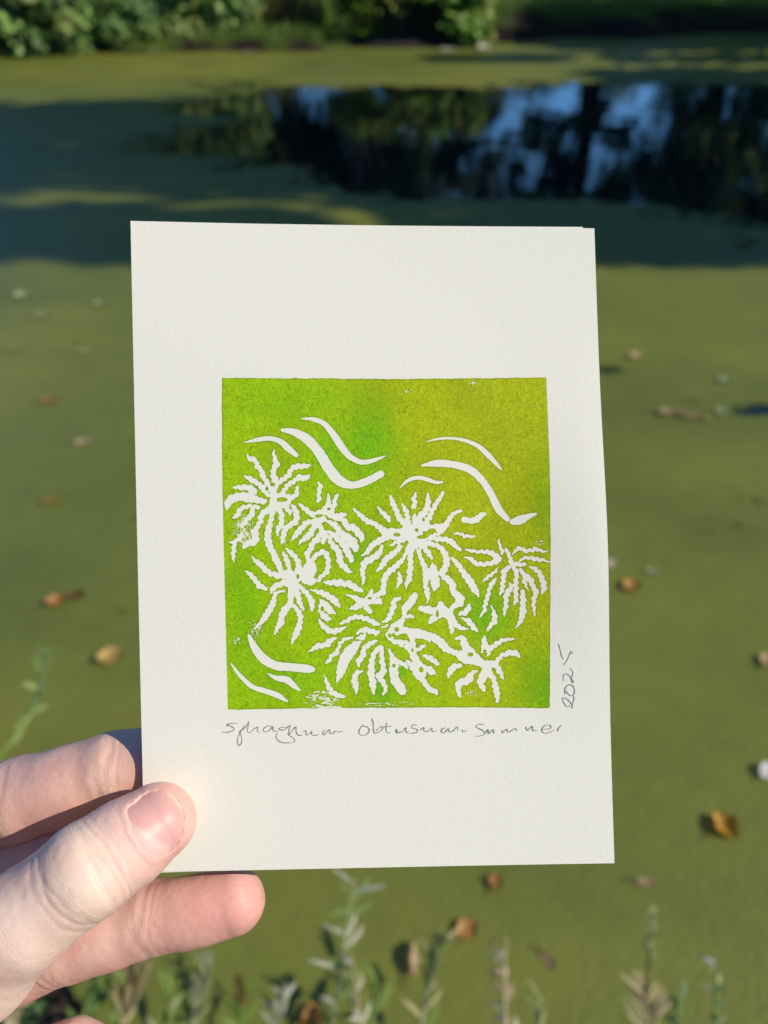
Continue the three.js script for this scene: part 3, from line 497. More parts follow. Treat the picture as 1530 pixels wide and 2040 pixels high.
  const col = (i, j) => {
    const k = j * W + i, [X, Y] = inv2(i, j), right = sst(600, 980, X - 0.25 * (Y - 1000)), n = fbm(X / 90, Y / 90, 12);
    let gr = 0; for (const [x, y, rx, ry, s] of green) gr = Math.max(gr, s * Math.exp(-(((X - x) / rx) ** 2 + ((Y - y) / ry) ** 2)));
    gr = clamp(gr + 0.18 * n);
    let c = [lerp(0.585, 0.645, right), lerp(0.725, 0.69, right), lerp(0.045, 0.03, right)];
    gr *= 0.62; c = [lerp(c[0], 0.26, gr), lerp(c[1], 0.66, gr), lerp(c[2], 0.05, gr)];
    const w = worm[k], line = sst(0.18, 0.0, Math.abs(w)), rim = sst(0.03, 0.3, near[k]) * (1 - m[k]), dark = 1 - 0.15 * line - 0.17 * rim + 0.1 * sst(0.2, 0.7, Math.abs(w)), t = m[k];
    return [0, 1, 2].map((q) => lerp(clamp(c[q] * dark + (q === 2 ? 0 : 0.01 * n)), paper[q], t));
  };
  const grain = (i, j) => 0.5 * noise(i / 3.6, j / 3.6, 41) + 0.5 * noise(i / 7.5, j / 6.5, 42);
  const cm = dataTex(W, H, col, true), bm = dataTex(W, H, (i, j) => { const k = j * W + i; return lerp(0.62 + 0.22 * sst(0, 0.5, Math.abs(worm[k])) - 0.1 + 0.12 * sst(0.05, 0.5, wide[k]), 0.36 + 0.16 * grain(i, j), near[k]); });
  for (const t of [cm, bm]) t.wrapS = t.wrapT = THREE.ClampToEdgeWrapping;
  return { cm, bm };
})();
const paperBump = dataTex(1024, 1024, (i, j) => 0.5 + 0.25 * tileNoise(i / 4, j / 4, 256) + 0.25 * tileNoise(i / 8, j / 7.0137, 128) + 0.12 * tileNoise(i / 32, j / 32, 32));
paperBump.repeat.set(1 / 0.036, 1 / 0.036);              // the paper's uv are in metres
const paperMat = std('cotton paper', [0.785, 0.774, 0.708], { roughness: 0.92, bumpMap: paperBump, bumpScale: 0.00003, specularIntensity: 0.25, side: THREE.DoubleSide });
const inkMat = std('printed ink', [1, 1, 1], { map: inkTextures.cm, roughness: 0.6, bumpMap: inkTextures.bm, bumpScale: 0.000035, specularIntensity: 0.35, side: THREE.DoubleSide });
const THICK = 0.0004;
function sheetPatch(f, u0, u1, v0, v1, nu, nv, uvf, flip = false) {
  const p = [], uv = [], idx = [];
  for (let j = 0; j <= nv; j++) for (let i = 0; i <= nu; i++) { const u = lerp(u0, u1, i / nu), v = lerp(v0, v1, j / nv), q = f(u, v); p.push(q.x, q.y, q.z); uv.push(...uvf(u, v)); }
  for (let j = 0; j < nv; j++) for (let i = 0; i < nu; i++) { const a = j * (nu + 1) + i, b = a + 1, c = a + nu + 1, d = c + 1; flip ? idx.push(a, b, c, b, d, c) : idx.push(a, c, b, b, c, d); }
  const g = new THREE.BufferGeometry(); g.setAttribute('position', new THREE.Float32BufferAttribute(p, 3)); g.setAttribute('uv', new THREE.Float32BufferAttribute(uv, 2)); g.setIndex(idx); return g;
}
const inMetres = (u, v) => [u * card.w, (1 - v) * card.h];
function smoothNormals(g, f, eps = 0.004) {              // one normal field for every patch of the face, so no seam shows
  const n = [], p = g.attributes.position;
  for (let k = 0; k < p.count; k++) { const q = V(p.getX(k), p.getY(k), p.getZ(k)).add(cardMid).sub(card.o).applyMatrix3(inv), u = q.x, v = q.y, a = f(u + eps, v).sub(f(u - eps, v)), b = f(u, v - eps).sub(f(u, v + eps)); const c = a.cross(b).normalize(); if (c.z < 0) c.negate(); n.push(c.x, c.y, c.z); }
  g.setAttribute('normal', new THREE.Float32BufferAttribute(n, 3)); return g;
}
const camQ = new THREE.Quaternion().setFromEuler(camera.rotation);
function heldGroup(name, mid, label, category) { const g = thing(name, mid.clone().applyMatrix4(camera.matrixWorld), label, category); g.quaternion.copy(camQ); return g; }
const printCard = heldGroup('print_card', cardMid, 'cream paper card with a lime green block print held up by the hand', 'art print');
{
  const f = (u, v) => cardAt(u, v).sub(cardMid), fb = (u, v) => cardAt(u, v, -THICK).sub(cardMid), us = [0, pu0, pu1, 1], vs = [0, pv0, pv1, 1], front = [], nU = [10, 36, 12], nV = [18, 36, 18];
  for (let j = 0; j < 3; j++) for (let i = 0; i < 3; i++) if (i !== 1 || j !== 1) front.push(smoothNormals(sheetPatch(f, us[i], us[i + 1], vs[j], vs[j + 1], nU[i], nV[j], inMetres), f));
  const back = sheetPatch(fb, 0, 1, 0, 1, 58, 72, inMetres, true), rim = [];
  const edge = (p, n) => rim.push(sheetPatch((t, s) => { const [u, v] = p(t); return cardAt(u, v, -THICK * s).sub(cardMid); }, 0, 1, 0, 1, n, 1, (t, s) => [t * 0.1, s * 0.0003]));
  edge((t) => [t, 0], 58); edge((t) => [t, 1], 58); edge((t) => [0, t], 72); edge((t) => [1, t], 72);
  for (const g of [back, ...rim]) g.computeVertexNormals();
  part('paper_sheet', mergeGeometries([...front, back, ...rim]), paperMat, printCard);
  part('printed_square', smoothNormals(sheetPatch(f, pu0, pu1, pv0, pv1, 36, 36, (u, v) => [(u - pu0) / (pu1 - pu0), (v - pv0) / (pv1 - pv0)]), f), inkMat, printCard);
}
// pencil writing: thin ribbons of graphite on the paper
function pencil(name, lines, label) {
  const b = new Builder();
  lines.forEach((pts, id) => {
    const curve = new THREE.CatmullRomCurve3(pts.map(([x, y]) => V(x, y, 0)), false, 'centripetal'), n = Math.max(6, Math.ceil(curve.getLength() / 1.3)); let prev = null;
    for (let k = 0; k <= n; k++) {
      const t = k / n, p = curve.getPoint(t), d = curve.getTangent(t), w = 1.2 * (0.75 + 0.3 * noise(p.x / 7, p.y / 7, id)) * Math.min(1, 0.5 + Math.min(t, 1 - t) * 6), l = 0.00006 + id * 0.000002;
      const q = [-1, 1].map((s) => { const [u, v] = toCard(p.x - d.y * w * s, p.y + d.x * w * s); return cardAt(u, v, l).sub(cardMid); }), g = 0.27 + 0.12 * noise(p.x / 1.5, p.y / 1.5, 3), row = q.map((o) => b.v(o, [g, g, g * 0.98]));
      if (prev) b.quad(prev[0], row[0], row[1], prev[1]); prev = row;
    }
  });
  const m = part(name, b.geo(), std('pencil', [1, 1, 1], { ...DS, roughness: 0.6 }), printCard); m.userData.label = label;
}
{
  const L = [], P = (x, y, s, ...a) => { const r = []; for (let k = 0; k < a.length; k += 2) r.push([x + a[k] / s, y + a[k + 1] / s]); L.push(r); }, A = (...a) => P(430, 1420, 4.135, ...a), B = (...a) => P(790, 1420, 4.371, ...a);
  A(50, 158, 110, 155, 155, 132, 130, 110, 92, 98, 130, 84, 185, 85);
  A(240, 96, 215, 140, 185, 200, 180, 245, 195, 266, 213, 245, 213, 190, 200, 152, 235, 128, 262, 95, 275, 70, 264, 130, 265, 155, 285, 160, 310, 138, 345, 116, 345, 150, 370, 160);
  A(465, 110, 420, 110, 392, 138, 402, 155, 440, 145, 470, 115, 475, 145, 515, 152);
  A(585, 120, 545, 117, 520, 133, 560, 140, 613, 104, 602, 150, 600, 180, 640, 205, 652, 236, 600, 246, 540, 240, 502, 212, 498, 185, 512, 165);
  A(600, 185, 630, 145, 660, 116, 664, 160, 685, 184, 715, 186);
  A(720, 152, 742, 146, 746, 182, 770, 172, 792, 152, 792, 180, 815, 186, 850, 178);
  A(905, 140, 885, 158, 886, 180, 910, 165, 935, 138, 944, 168, 965, 170, 990, 148, 1015, 158, 1048, 150);
  A(1216, 95, 1190, 128, 1180, 165, 1205, 187, 1245, 176, 1266, 142, 1245, 116, 1205, 110);
  A(1283, 45, 1298, 85, 1299, 130, 1307, 166, 1340, 160, 1374, 134, 1368, 112, 1320, 148);
  A(1408, 80, 1402, 130, 1411, 163, 1440, 166); A(1372, 118, 1450, 110); A(1480, 140, 1492, 166, 1520, 158);
  B(0, 140, 15, 172, 50, 166, 84, 130, 84, 166, 108, 178);
  B(182, 106, 142, 108, 135, 130, 184, 150, 180, 170, 112, 180);
  B(206, 155, 240, 130, 242, 160, 270, 165, 310, 136, 312, 162, 350, 160);
  B(432, 130, 396, 146, 394, 170, 420, 172, 455, 140, 462, 168, 492, 162, 532, 124, 536, 160); B(575, 148, 580, 166, 612, 160);
  B(765, 108, 722, 100, 696, 124, 755, 158, 772, 184, 735, 204, 688, 206);
  B(770, 186, 800, 148, 804, 186, 846, 150, 852, 186); B(925, 150, 926, 178, 965, 144, 972, 172, 1000, 162, 1040, 140, 1052, 162);
  B(1130, 124, 1142, 156, 1186, 120, 1192, 156, 1228, 156); B(1275, 150, 1350, 132, 1340, 110, 1290, 118, 1268, 160, 1300, 180, 1382, 154); B(1408, 162, 1414, 136, 1442, 110);
  pencil('pencil_title', L, 'handwritten pencil title under the printed square');
  const M = []; L.length = 0; const C = (...a) => P(1090, 1280, 13.6, ...a);
  C(290, 20, 340, 180, 380, 340, 430, 460); C(430, 610, 520, 490, 600, 300, 630, 230, 684, 296);
  C(440, 1060, 435, 940, 460, 860, 530, 850, 620, 920, 684, 1084, 712, 1050, 660, 980, 690, 850, 680, 770, 620, 690);
  C(490, 1410, 480, 1290, 530, 1180, 620, 1140, 700, 1180, 742, 1300, 720, 1400, 650, 1442, 570, 1390, 510, 1310);
  C(718, 1440, 727, 1550, 684, 1690, 684, 1790); C(684, 1690, 600, 1590, 500, 1508, 420, 1508, 432, 1570, 520, 1720, 600, 1750, 625, 1680);
  pencil('pencil_date', L, 'handwritten pencil year along the right margin');
}
// a second sheet behind the first, turned a little
{
  const c = [[273, 438.4], [1163, 449.6], [1200, 1716], [306, 1741.5]].map(([x, y]) => { const [u, v] = toCard(x, y); return [u, v]; });
  const f = (lift) => (s, t) => { const a = [0, 1].map((k) => lerp(lerp(c[0][k], c[1][k], s), lerp(c[3][k], c[2][k], s), t)); return cardAt(a[0], a[1], lift).sub(cardMid); };
  const g = heldGroup('backing_sheet', cardMid, 'plain paper sheet behind the print card, only its thin edges showing', 'paper sheet');
  const gap = -THICK - 0.00035, rim = [];
  const edge = (p, n) => rim.push(sheetPatch((t, s) => { const [u, v] = p(t); return f(gap - THICK * s)(u, v); }, 0, 1, 0, 1, n, 1, (t, s) => [t * 0.1, s * 0.0003]));
  edge((t) => [t, 0], 40); edge((t) => [t, 1], 40); edge((t) => [0, t], 40); edge((t) => [1, t], 40);
  const all = [sheetPatch(f(gap), 0, 1, 0, 1, 40, 40, inMetres), sheetPatch(f(gap - THICK), 0, 1, 0, 1, 40, 40, inMetres, true), ...rim]; all.forEach((x) => x.computeVertexNormals());
  part('paper_sheet', mergeGeometries(all), paperMat, g);
}

// ---------------------------------------------------------------- the hand (millimetres, in the lens's axes; one continuous surface)
const cardDepth = (px, py) => { const r = camSpace(px, py, 1); return card.o.dot(card.n) / r.dot(card.n) * 1000; };
const D0 = cardDepth(290, 1640);
const J = (px, py, off, r) => ({ p: camSpace(px, py, (D0 + off) / 1000), r });
const chains = [
  { name: 'thumb', j: [J(-290, 2110, 14, 15), J(-45, 1922, -12, 11.4), J(50, 1832, -16, 9.7), J(176, 1733, -15, 9.2), J(250, 1682, -11.5, 8.6), J(314, 1637, -7.8, 8.0)], pal: V(0, 0, -1) },
  { name: 'index', j: [J(-290, 1690, 24, 12), J(45, 1592, 11.5, 9.4), J(228, 1530, 9.4, 8.0), J(400, 1490, 10.6, 7.0)], pal: V(0, 0, 1) },
  { name: 'middle', j: [J(-300, 1850, 30, 12), J(60, 1726, 13, 9.2), J(250, 1660, 11, 7.9), J(420, 1620, 10.8, 7.0)], pal: V(0, 0, 1) },
  { name: 'ring', j: [J(-260, 2030, 30, 11.6), J(129, 1879, 12, 8.5), J(297, 1829, 10.5, 7.9), J(464, 1796, 10, 7.5)], pal: V(0, 0, 1) },
  { name: 'little', j: [J(-200, 2200, 32, 10.5), J(20, 2132, 15, 7.6), J(150, 2098, 13, 7.0), J(270, 2130, 12, 6.4)], pal: V(0, 0, 1) },
];
const W0 = J(-590, 2330, 48, 19), palmBones = [[chains[1].j[0], W0], [chains[2].j[0], W0], [chains[3].j[0], W0], [chains[4].j[0], W0], [chains[1].j[0], chains[3].j[0]], [chains[3].j[0], chains[4].j[0]], [chains[0].j[0], W0]];
palmBones.push([J(-570, 2290, 50, 20), J(-900, 2750, 70, 27)], [J(-610, 2370, 46, 18), J(-960, 2830, 62, 26)]);
for (const c of chains) { let s = 0; c.b = []; for (let k = 1; k < c.j.length; k++) { const a = c.j[k - 1], e = c.j[k], d = e.p.clone().sub(a.p), l = d.length() * 1000; c.b.push({ a: [a.p.x * 1000, a.p.y * 1000, a.p.z * 1000], d: [d.x * 1000, d.y * 1000, d.z * 1000], l, ra: a.r, rb: e.r, s }); s += l; } c.len = s; }
const pb = palmBones.map(([a, e]) => { const d = e.p.clone().sub(a.p); return { a: [a.p.x * 1000, a.p.y * 1000, a.p.z * 1000], d: [d.x * 1000, d.y * 1000, d.z * 1000], l: d.length() * 1000, ra: a.r, rb: e.r, s: 0 }; });
const smin = (a, b, k) => { const h = Math.max(k - Math.abs(a - b), 0) / k; return Math.min(a, b) - h * h * k * 0.25; };
let hitS = 0, hitR = [0, 0, 0], hitChain = -1;
function bone(b, x, y, z) { const px = x - b.a[0], py = y - b.a[1], pz = z - b.a[2], h = clamp((px * b.d[0] + py * b.d[1] + pz * b.d[2]) / (b.l * b.l)), qx = px - b.d[0] * h, qy = py - b.d[1] * h, qz = pz - b.d[2] * h, l = Math.sqrt(qx * qx + qy * qy + qz * qz); bone.h = h; bone.x = qx; bone.y = qy; bone.z = qz; bone.n = l; return l - lerp(b.ra, b.rb, h); }
// the nail's outline in the photograph, as a distance from its middle for each direction
const nailC = [316, 1638], nailPts = [[254, 1613], [272, 1597], [296, 1578], [318, 1574], [339, 1580], [355, 1598], [365, 1622], [366, 1650], [359, 1671], [346, 1688], [330, 1700], [307, 1708], [290, 1691], [274, 1670], [261, 1643]];
const nailPolar = nailPts.map(([x, y]) => [Math.atan2(y - nailC[1], x - nailC[0]), Math.hypot(x - nailC[0], y - nailC[1])]).sort((a, b) => a[0] - b[0]);
function nailRadius(a) { const n = nailPolar.length; for (let k = 0; k < n; k++) { const p = nailPolar[k], q = nailPolar[(k + 1) % n]; let a1 = q[0], aa = a; if (k === n - 1) { a1 += 2 * Math.PI; if (aa < p[0]) aa += 2 * Math.PI; } if (aa >= p[0] && aa <= a1) { const t = (aa - p[0]) / (a1 - p[0]); return lerp(p[1], q[1], t * t * (3 - 2 * t)); } } return 55; }
const toPx = (x, y, z) => [CX + x / -z * F, CY - y / -z * F];
function nailT(x, y, z) { const [px, py] = toPx(x, y, z), dx = px - nailC[0], dy = py - nailC[1], r = Math.hypot(dx, dy); return r > 110 ? 9 : r / nailRadius(Math.atan2(dy, dx)); }
function hand(x, y, z, detail = true) {
  let best = 1e9, palm = 1e9; hitChain = -1; let bs = 0, bx = 0, by = 0, bz = 0, bd = 1e9;
  for (const b of pb) palm = smin(palm, bone(b, x, y, z), 14);
  for (let c = 0; c < 5; c++) {
    let d = 1e9;
    let w = 0, ws = 0, wx = 0, wy = 0, wz = 0, m = 1e9;
    for (const b of chains[c].b) {
      const e = bone(b, x, y, z); d = d > 1e8 ? e : smin(d, e, 2.2); if (e > 12) continue;
      const q = Math.exp(-1.6 * e), n = bone.n || 1; w += q; ws += q * (b.s + bone.h * b.l); wx += q * bone.x / n; wy += q * bone.y / n; wz += q * bone.z / n; m = Math.min(m, e);
    }
    if (m < bd && w > 0) { bd = m; bs = ws / w; const n = Math.hypot(wx, wy, wz) || 1; bx = wx / n; by = wy / n; bz = wz / n; hitChain = c; }
    best = Math.min(best, smin(d, palm, c === 0 ? 9 : 7));
  }
  if (palm < bd - 1) hitChain = -1;
  hitS = bs; hitR = [bx, by, bz];
  if (!detail || Math.abs(best) > 1.4 || hitChain < 0 || x / -z < -0.56 || y / -z < -0.73) return best;
  return best + relief(hitChain, bs, bx, by, bz, x, y, z);
}
const g2 = (x, s) => Math.exp(-(x * x) / (s * s));
function relief(c, s, rx, ry, rz, x, y, z) {             // folds, pads and nail bed; positive sinks the surface
  const ch = chains[c], up = rz * ch.pal.z, lat = -0.3 * rx + 0.95 * ry; let d = 0;
  d -= 0.16 * noise(x / 5, y / 5, z / 5) + 0.05 * noise(x / 1.3, y / 1.3, z / 1.3);
  if (c === 0) {
    const dorsal = sst(-0.1, 0.6, -up), ip = ch.b[3].s, w = s - ip;
    for (const [o, dep, wid, curve] of [[-6.4, 0.07, 0.6, 1.0], [-4.2, 0.13, 0.65, 1.2], [-2.0, 0.11, 0.55, 0.6], [0.3, 0.14, 0.6, 0.2], [2.4, 0.1, 0.55, -0.4], [4.4, 0.13, 0.6, -1.0], [6.6, 0.07, 0.55, -1.2]])
      d += dorsal * dep * g2(w - o - curve * lat * lat * 1.6 - 0.9 * noise(lat * 2.2, o * 3, 1), wid) * (0.35 + 0.65 * sst(-0.5, 0.3, noise(lat * 2.5, o * 5, 4) + 0.25));
    d -= dorsal * 0.25 * g2(w, 6);
    if (dorsal > 0) { const t = nailT(x, y, z); if (t < 1.8) { const [px, py] = toPx(x, y, z), a = ((px - nailC[0]) * -0.75 + (py - nailC[1]) * 0.66) / 60; d += dorsal * (0.4 * sst(1.04, 0.97, t) - (0.17 * sst(-0.6, 0.5, a)) * g2(t - 1.14, 0.12)); } }
  } else {
    const palmar = sst(-0.25, 0.5, up), n = ch.b.length;
    for (let k = 1; k < n; k++) { const w = s - ch.b[k].s + 0.7 * noise(lat * 1.6, k * 7, c) - 0.6 * lat; d += palmar * (0.2 * g2(w, 0.75) + (k === 1 ? 0.14 * g2(w + 2.6, 0.7) : 0.07 * g2(w - 1.8, 0.5))); }
    for (let k = 0; k < n; k++) { const b = ch.b[k], t = (s - b.s) / b.l; d -= palmar * (k === n - 1 ? 0.7 : 0.75) * Math.sin(Math.PI * clamp(t)) ** 1.5; }
  }
  return d;
}
function handMesh() {
  const h = 0.55, B = 14, lo = [1e9, 1e9, 1e9], hi = [-1e9, -1e9, -1e9];
  for (const b of [...chains.flatMap((c) => c.b), ...pb]) for (let k = 0; k < 3; k++) { const r = Math.max(b.ra, b.rb) + 3; lo[k] = Math.min(lo[k], b.a[k] - r, b.a[k] + b.d[k] - r); hi[k] = Math.max(hi[k], b.a[k] + r, b.a[k] + b.d[k] + r); }
  const nb = [0, 1, 2].map((k) => Math.ceil((hi[k] - lo[k]) / (h * B))), N = nb.map((n) => n * B + 2), key = (i, j, k) => (i * N[1] + j) * N[2] + k;
  const verts = new Map(), pos = [], edges = [], M = B + 1, f = new Float32Array(M * M * M);
  for (let bi = 0; bi < nb[0]; bi++) for (let bj = 0; bj < nb[1]; bj++) for (let bk = 0; bk < nb[2]; bk++) {
    const X = lo[0] + bi * B * h, Y = lo[1] + bj * B * h, Z = lo[2] + bk * B * h, half = B * h / 2;
    if (Math.abs(hand(X + half, Y + half, Z + half, false)) > half * 1.74 + 2.5) continue;
    for (let i = 0, q = 0; i < M; i++) for (let j = 0; j < M; j++) for (let k = 0; k < M; k++, q++) f[q] = hand(X + i * h, Y + j * h, Z + k * h);
    for (let i = 0; i < B; i++) for (let j = 0; j < B; j++) for (let k = 0; k < B; k++) {
      const q = (i * M + j) * M + k, v0 = f[q], c = [v0, f[q + M * M], f[q + M], f[q + M * M + M], f[q + 1], f[q + M * M + 1], f[q + M + 1], f[q + M * M + M + 1]];
      const gi = bi * B + i, gj = bj * B + j, gk = bk * B + k;
      for (let a = 0; a < 3; a++) { const v1 = a === 0 ? c[1] : a === 1 ? c[2] : c[4]; if ((v0 < 0) !== (v1 < 0)) edges.push(gi, gj, gk, a, v0 < 0 ? 1 : 0); }
      let neg = 0; for (const v of c) if (v < 0) neg++;
      if (!neg || neg === 8) continue;
      let sx = 0, sy = 0, sz = 0, n = 0;
      for (let a = 0; a < 8; a++) for (const m of [1, 2, 4]) if (!(a & m) && (c[a] < 0) !== (c[a | m] < 0)) { const t = c[a] / (c[a] - c[a | m]); sx += (a & 1 ? 1 : 0) + (m === 1 ? t : 0); sy += (a & 2 ? 1 : 0) + (m === 2 ? t : 0); sz += (a & 4 ? 1 : 0) + (m === 4 ? t : 0); n++; }
      verts.set(key(gi, gj, gk), pos.length / 3); pos.push(X + (i + sx / n) * h, Y + (j + sy / n) * h, Z + (k + sz / n) * h);
    }
  }
  const idx = [];
  for (let e = 0; e < edges.length; e += 5) {
    const [i, j, k, a, s] = [edges[e], edges[e + 1], edges[e + 2], edges[e + 3], edges[e + 4]];
    const q = (a === 0 ? [[0, 0, 0], [0, -1, 0], [0, -1, -1], [0, 0, -1]] : a === 1 ? [[0, 0, 0], [0, 0, -1], [-1, 0, -1], [-1, 0, 0]] : [[0, 0, 0], [-1, 0, 0], [-1, -1, 0], [0, -1, 0]]).map((o) => verts.get(key(i + o[0], j + o[1], k + o[2])));
    if (q.includes(undefined)) continue;
    s ? idx.push(q[0], q[1], q[2], q[0], q[2], q[3]) : idx.push(q[0], q[2], q[1], q[0], q[3], q[2]);
  }
  const n = pos.length / 3, nor = new Float32Array(n * 3), col = new Float32Array(n * 3), uv = new Float32Array(n * 2), e = 0.12, mx = (a, b, t) => a.map((x, k) => lerp(x, b[k], clamp(t)));
  for (let v = 0; v < n; v++) {
    let x = pos[v * 3], y = pos[v * 3 + 1], z = pos[v * 3 + 2], gx, gy, gz, l;
    for (let it = 0; it < 2; it++) { const d = it ? 0 : hand(x, y, z); gx = hand(x + e, y, z) - hand(x - e, y, z); gy = hand(x, y + e, z) - hand(x, y - e, z); gz = hand(x, y, z + e) - hand(x, y, z - e); l = Math.hypot(gx, gy, gz) || 1; if (!it) { const q = clamp(d, -0.3, 0.3); x -= gx / l * q; y -= gy / l * q; z -= gz / l * q; } }
    pos[v * 3] = x; pos[v * 3 + 1] = y; pos[v * 3 + 2] = z; nor[v * 3] = gx / l; nor[v * 3 + 1] = gy / l; nor[v * 3 + 2] = gz / l;
    hand(x, y, z, false); const c = hitChain, s = hitS, r = hitR, mott = fbm(x / 9, y / 9, z / 9);
    let k = [0.86, 0.38, 0.29];
    if (c >= 0) {
      const ch = chains[c], up = r[2] * ch.pal.z, lat = -0.3 * r[0] + 0.95 * r[1], tip = sst(ch.len - 20, ch.len + 2, s);
      if (c === 0) {
        const w = s - ch.b[3].s; k = mx([0.96, 0.69, 0.6], [0.93, 0.55, 0.48], tip);
        const t = nailT(x, y, z); if (up < 0) k = mx(k, [0.84, 0.5, 0.44], 0.6 * g2(t - 1.1, 0.25)); k = mx(k, [0.88, 0.64, 0.5], 0.35 * g2(w, 5));
      } else {
        k = mx([0.93, 0.56, 0.48], [0.9, 0.43, 0.38], 0.8 * tip); k = mx(k, [0.85, 0.35, 0.27], 0.4 * sst(-0.1, 0.8, -lat));
        for (let q = 1; q < ch.b.length; q++) k = mx(k, [0.9, 0.6, 0.5], 0.4 * g2(s - ch.b[q].s, 2.2));
      }
      uv[v * 2] = s / 12; uv[v * 2 + 1] = Math.atan2(lat, r[2]) * 8 / 12 + c * 0.37;
    } else { uv[v * 2] = x / 12; uv[v * 2 + 1] = y / 12; }
    const rel = c >= 0 ? relief(c, s, r[0], r[1], r[2], x, y, z) : 0; k = mx(k, [0.7, 0.3, 0.24], 0.35 * sst(0.1, 0.5, rel));
    for (let q = 0; q < 3; q++) col[v * 3 + q] = k[q] * (1 + (q ? 0.26 : 0.1) * mott);
    pos[v * 3] = x; pos[v * 3 + 1] = y; pos[v * 3 + 2] = z;
  }
  const g = new THREE.BufferGeometry(), P = new Float32Array(n * 3); for (let k = 0; k < n * 3; k++) P[k] = pos[k] / 1000;
  g.setAttribute('position', new THREE.BufferAttribute(P, 3)); g.setAttribute('normal', new THREE.BufferAttribute(nor, 3)); g.setAttribute('color', new THREE.BufferAttribute(col, 3)); g.setAttribute('uv', new THREE.BufferAttribute(uv, 2)); g.setIndex(idx);
  return g;
}
{
  const base = camSpace(-300, 2000, (D0 + 30) / 1000), grp = heldGroup('person_hand', base, 'bare hand gripping the lower left corner of the card, thumb in front', 'hand');
  const skinBump = dataTex(512, 512, (i, j) => { const a = Math.abs(tileNoise(i / 12 + 0.6 * tileNoise(i / 10, j / 10, 51.2 | 0), j / 9, 42)), b = Math.abs(tileNoise(i / 7, j / 14 + 0.5 * tileNoise(i / 16, j / 16, 32), 73)); return 0.35 + 0.4 * Math.sqrt(Math.min(a, b)) + 0.1 * tileNoise(i / 3, j / 3, 170) + 0.05 * Math.sin(i / 512 * 6.2832 * 26 + 1.5 * tileNoise(i / 64, j / 64, 8)); });
  const skin = std('skin', [1, 1, 1], { vertexColors: true, roughness: 0.43, specularIntensity: 0.7, bumpMap: skinBump, bumpScale: 0.00013, transmission: 0.2, thickness: 0 });
  const off = base.clone().negate();
  part('hand_skin', handMesh().translate(off.x, off.y, off.z), skin, grp);
  // the thumbnail: a thin curved plate set into its bed
  const rings = 14, seg = 72, b = new Builder(), rows = [];
  for (let q = 0; q <= rings; q++) {
    const row = [];
    for (let s = 0; s < seg; s++) {
      const a = s / seg * 2 * Math.PI - Math.PI, t = q / rings, r = nailRadius(a) * 1.01 * t, px = nailC[0] + Math.cos(a) * r, py = nailC[1] + Math.sin(a) * r, d = camSpace(px, py, 1);
      let w = D0 - 26; for (let k = 0; k < 40; k++) w += 0.8 * hand(d.x * w, d.y * w, -w, false);
      w -= -0.3 * sst(1.02, 0.9, t) * 0 - 0.12 + 0.42 * (1 - t * t * 0.9) * 0 + lerp(0.02, 0.3, 1 - t ** 4) - 0.12;
      const along = ((px - nailC[0]) * 0.75 - (py - nailC[1]) * 0.66) / 60, moon = sst(-0.42, -0.62, along + 0.25 * ((px - nailC[0]) * 0.66 + (py - nailC[1]) * 0.75) / 60 * -1), tipw = sst(0.76, 0.92, along);
      let k = [0.64, 0.35, 0.335]; k = k.map((x, n) => lerp(x, [0.66, 0.5, 0.46][n], 0.75 * moon)); k = k.map((x, n) => lerp(x, [0.72, 0.6, 0.5][n], 0.7 * tipw)); k = k.map((x) => x * (1 + 0.04 * noise(px / 3, py / 30)));
      row.push(b.v(d.multiplyScalar(w / 1000).add(off), k));
    }
    if (q) for (let s = 0; s < seg; s++) b.quad(rows[q - 1][s], rows[q - 1][(s + 1) % seg], row[(s + 1) % seg], row[s]);
    rows.push(row);
  }
  part('thumbnail', b.geo(), std('nail', [1, 1, 1], { ...DS, roughness: 0.42, specularIntensity: 0.6 }), grp);
}

// ---------------------------------------------------------------- leaves afloat on the duckweed
function floatLeaf(px, py, len, wid, turn, curl, roll, col, tilt, label, seed, name = 'floating_leaf', cat = 'leaf') {
  const R = rng(seed), p = onLevel(px, py, 0.01), t = thing(name, p, label, cat, undefined), b = new Builder(), n = 10, m = 8;
  for (let i = 0; i <= n; i++) for (let j = 0; j <= m; j++) {
    const s = i / n, q = j / m * 2 - 1, w = wid / 2 * Math.pow(Math.sin(Math.PI * clamp(0.03 + 0.95 * s)), 0.7) * (1 + 0.12 * noise(i * 0.9, j, seed)), a = q * roll, x = roll ? Math.sin(a) / roll * w : q * w, up = roll ? (1 - Math.cos(a)) / roll * w : 0, ang = curl * (s - 0.5);
    const rr = curl ? 1 / curl : 0, X = curl ? Math.sin(ang) * (rr * len - up) : (s - 0.5) * len, Y = curl ? rr * len * (1 - Math.cos(ang)) + up * Math.cos(ang) : up, k = 0.85 + 0.3 * noise(i * 0.7, j * 0.7, seed) - 0.15 * (Math.abs(q) < 0.1);
    b.v(V(X, Y + 0.004 * noise(i, j, seed + 3) * len * 10, x), col.map((c) => c * k));
  }
  for (let i = 0; i < n; i++) for (let j = 0; j < m; j++) { const a = i * (m + 1) + j; b.quad(a, a + 1, a + m + 2, a + m + 1); }
  const g = b.geo(); g.rotateX(tilt).rotateY(turn); g.computeBoundingBox(); g.translate(0, -g.boundingBox.min.y - 0.004, 0);
  part('leaf_blade', g, leafMat, t);
  const sb = new Builder(), e = V(Math.cos(turn), 0, -Math.sin(turn)); tube(sb, bez(e.clone().multiplyScalar(-len * 0.48).add(V(0, 0.006, 0)), e.clone().multiplyScalar(-len * 0.65).add(V(0, 0.012, 0.01)), e.clone().multiplyScalar(-len * 0.82).add(V(0, 0.004, 0)), 4), [0.0016, 0.0015, 0.0013, 0.0011, 0.0008], [0.2, 0.12, 0.05], 5);
  part('stalk', sb.geo(), barkMat, t);
}
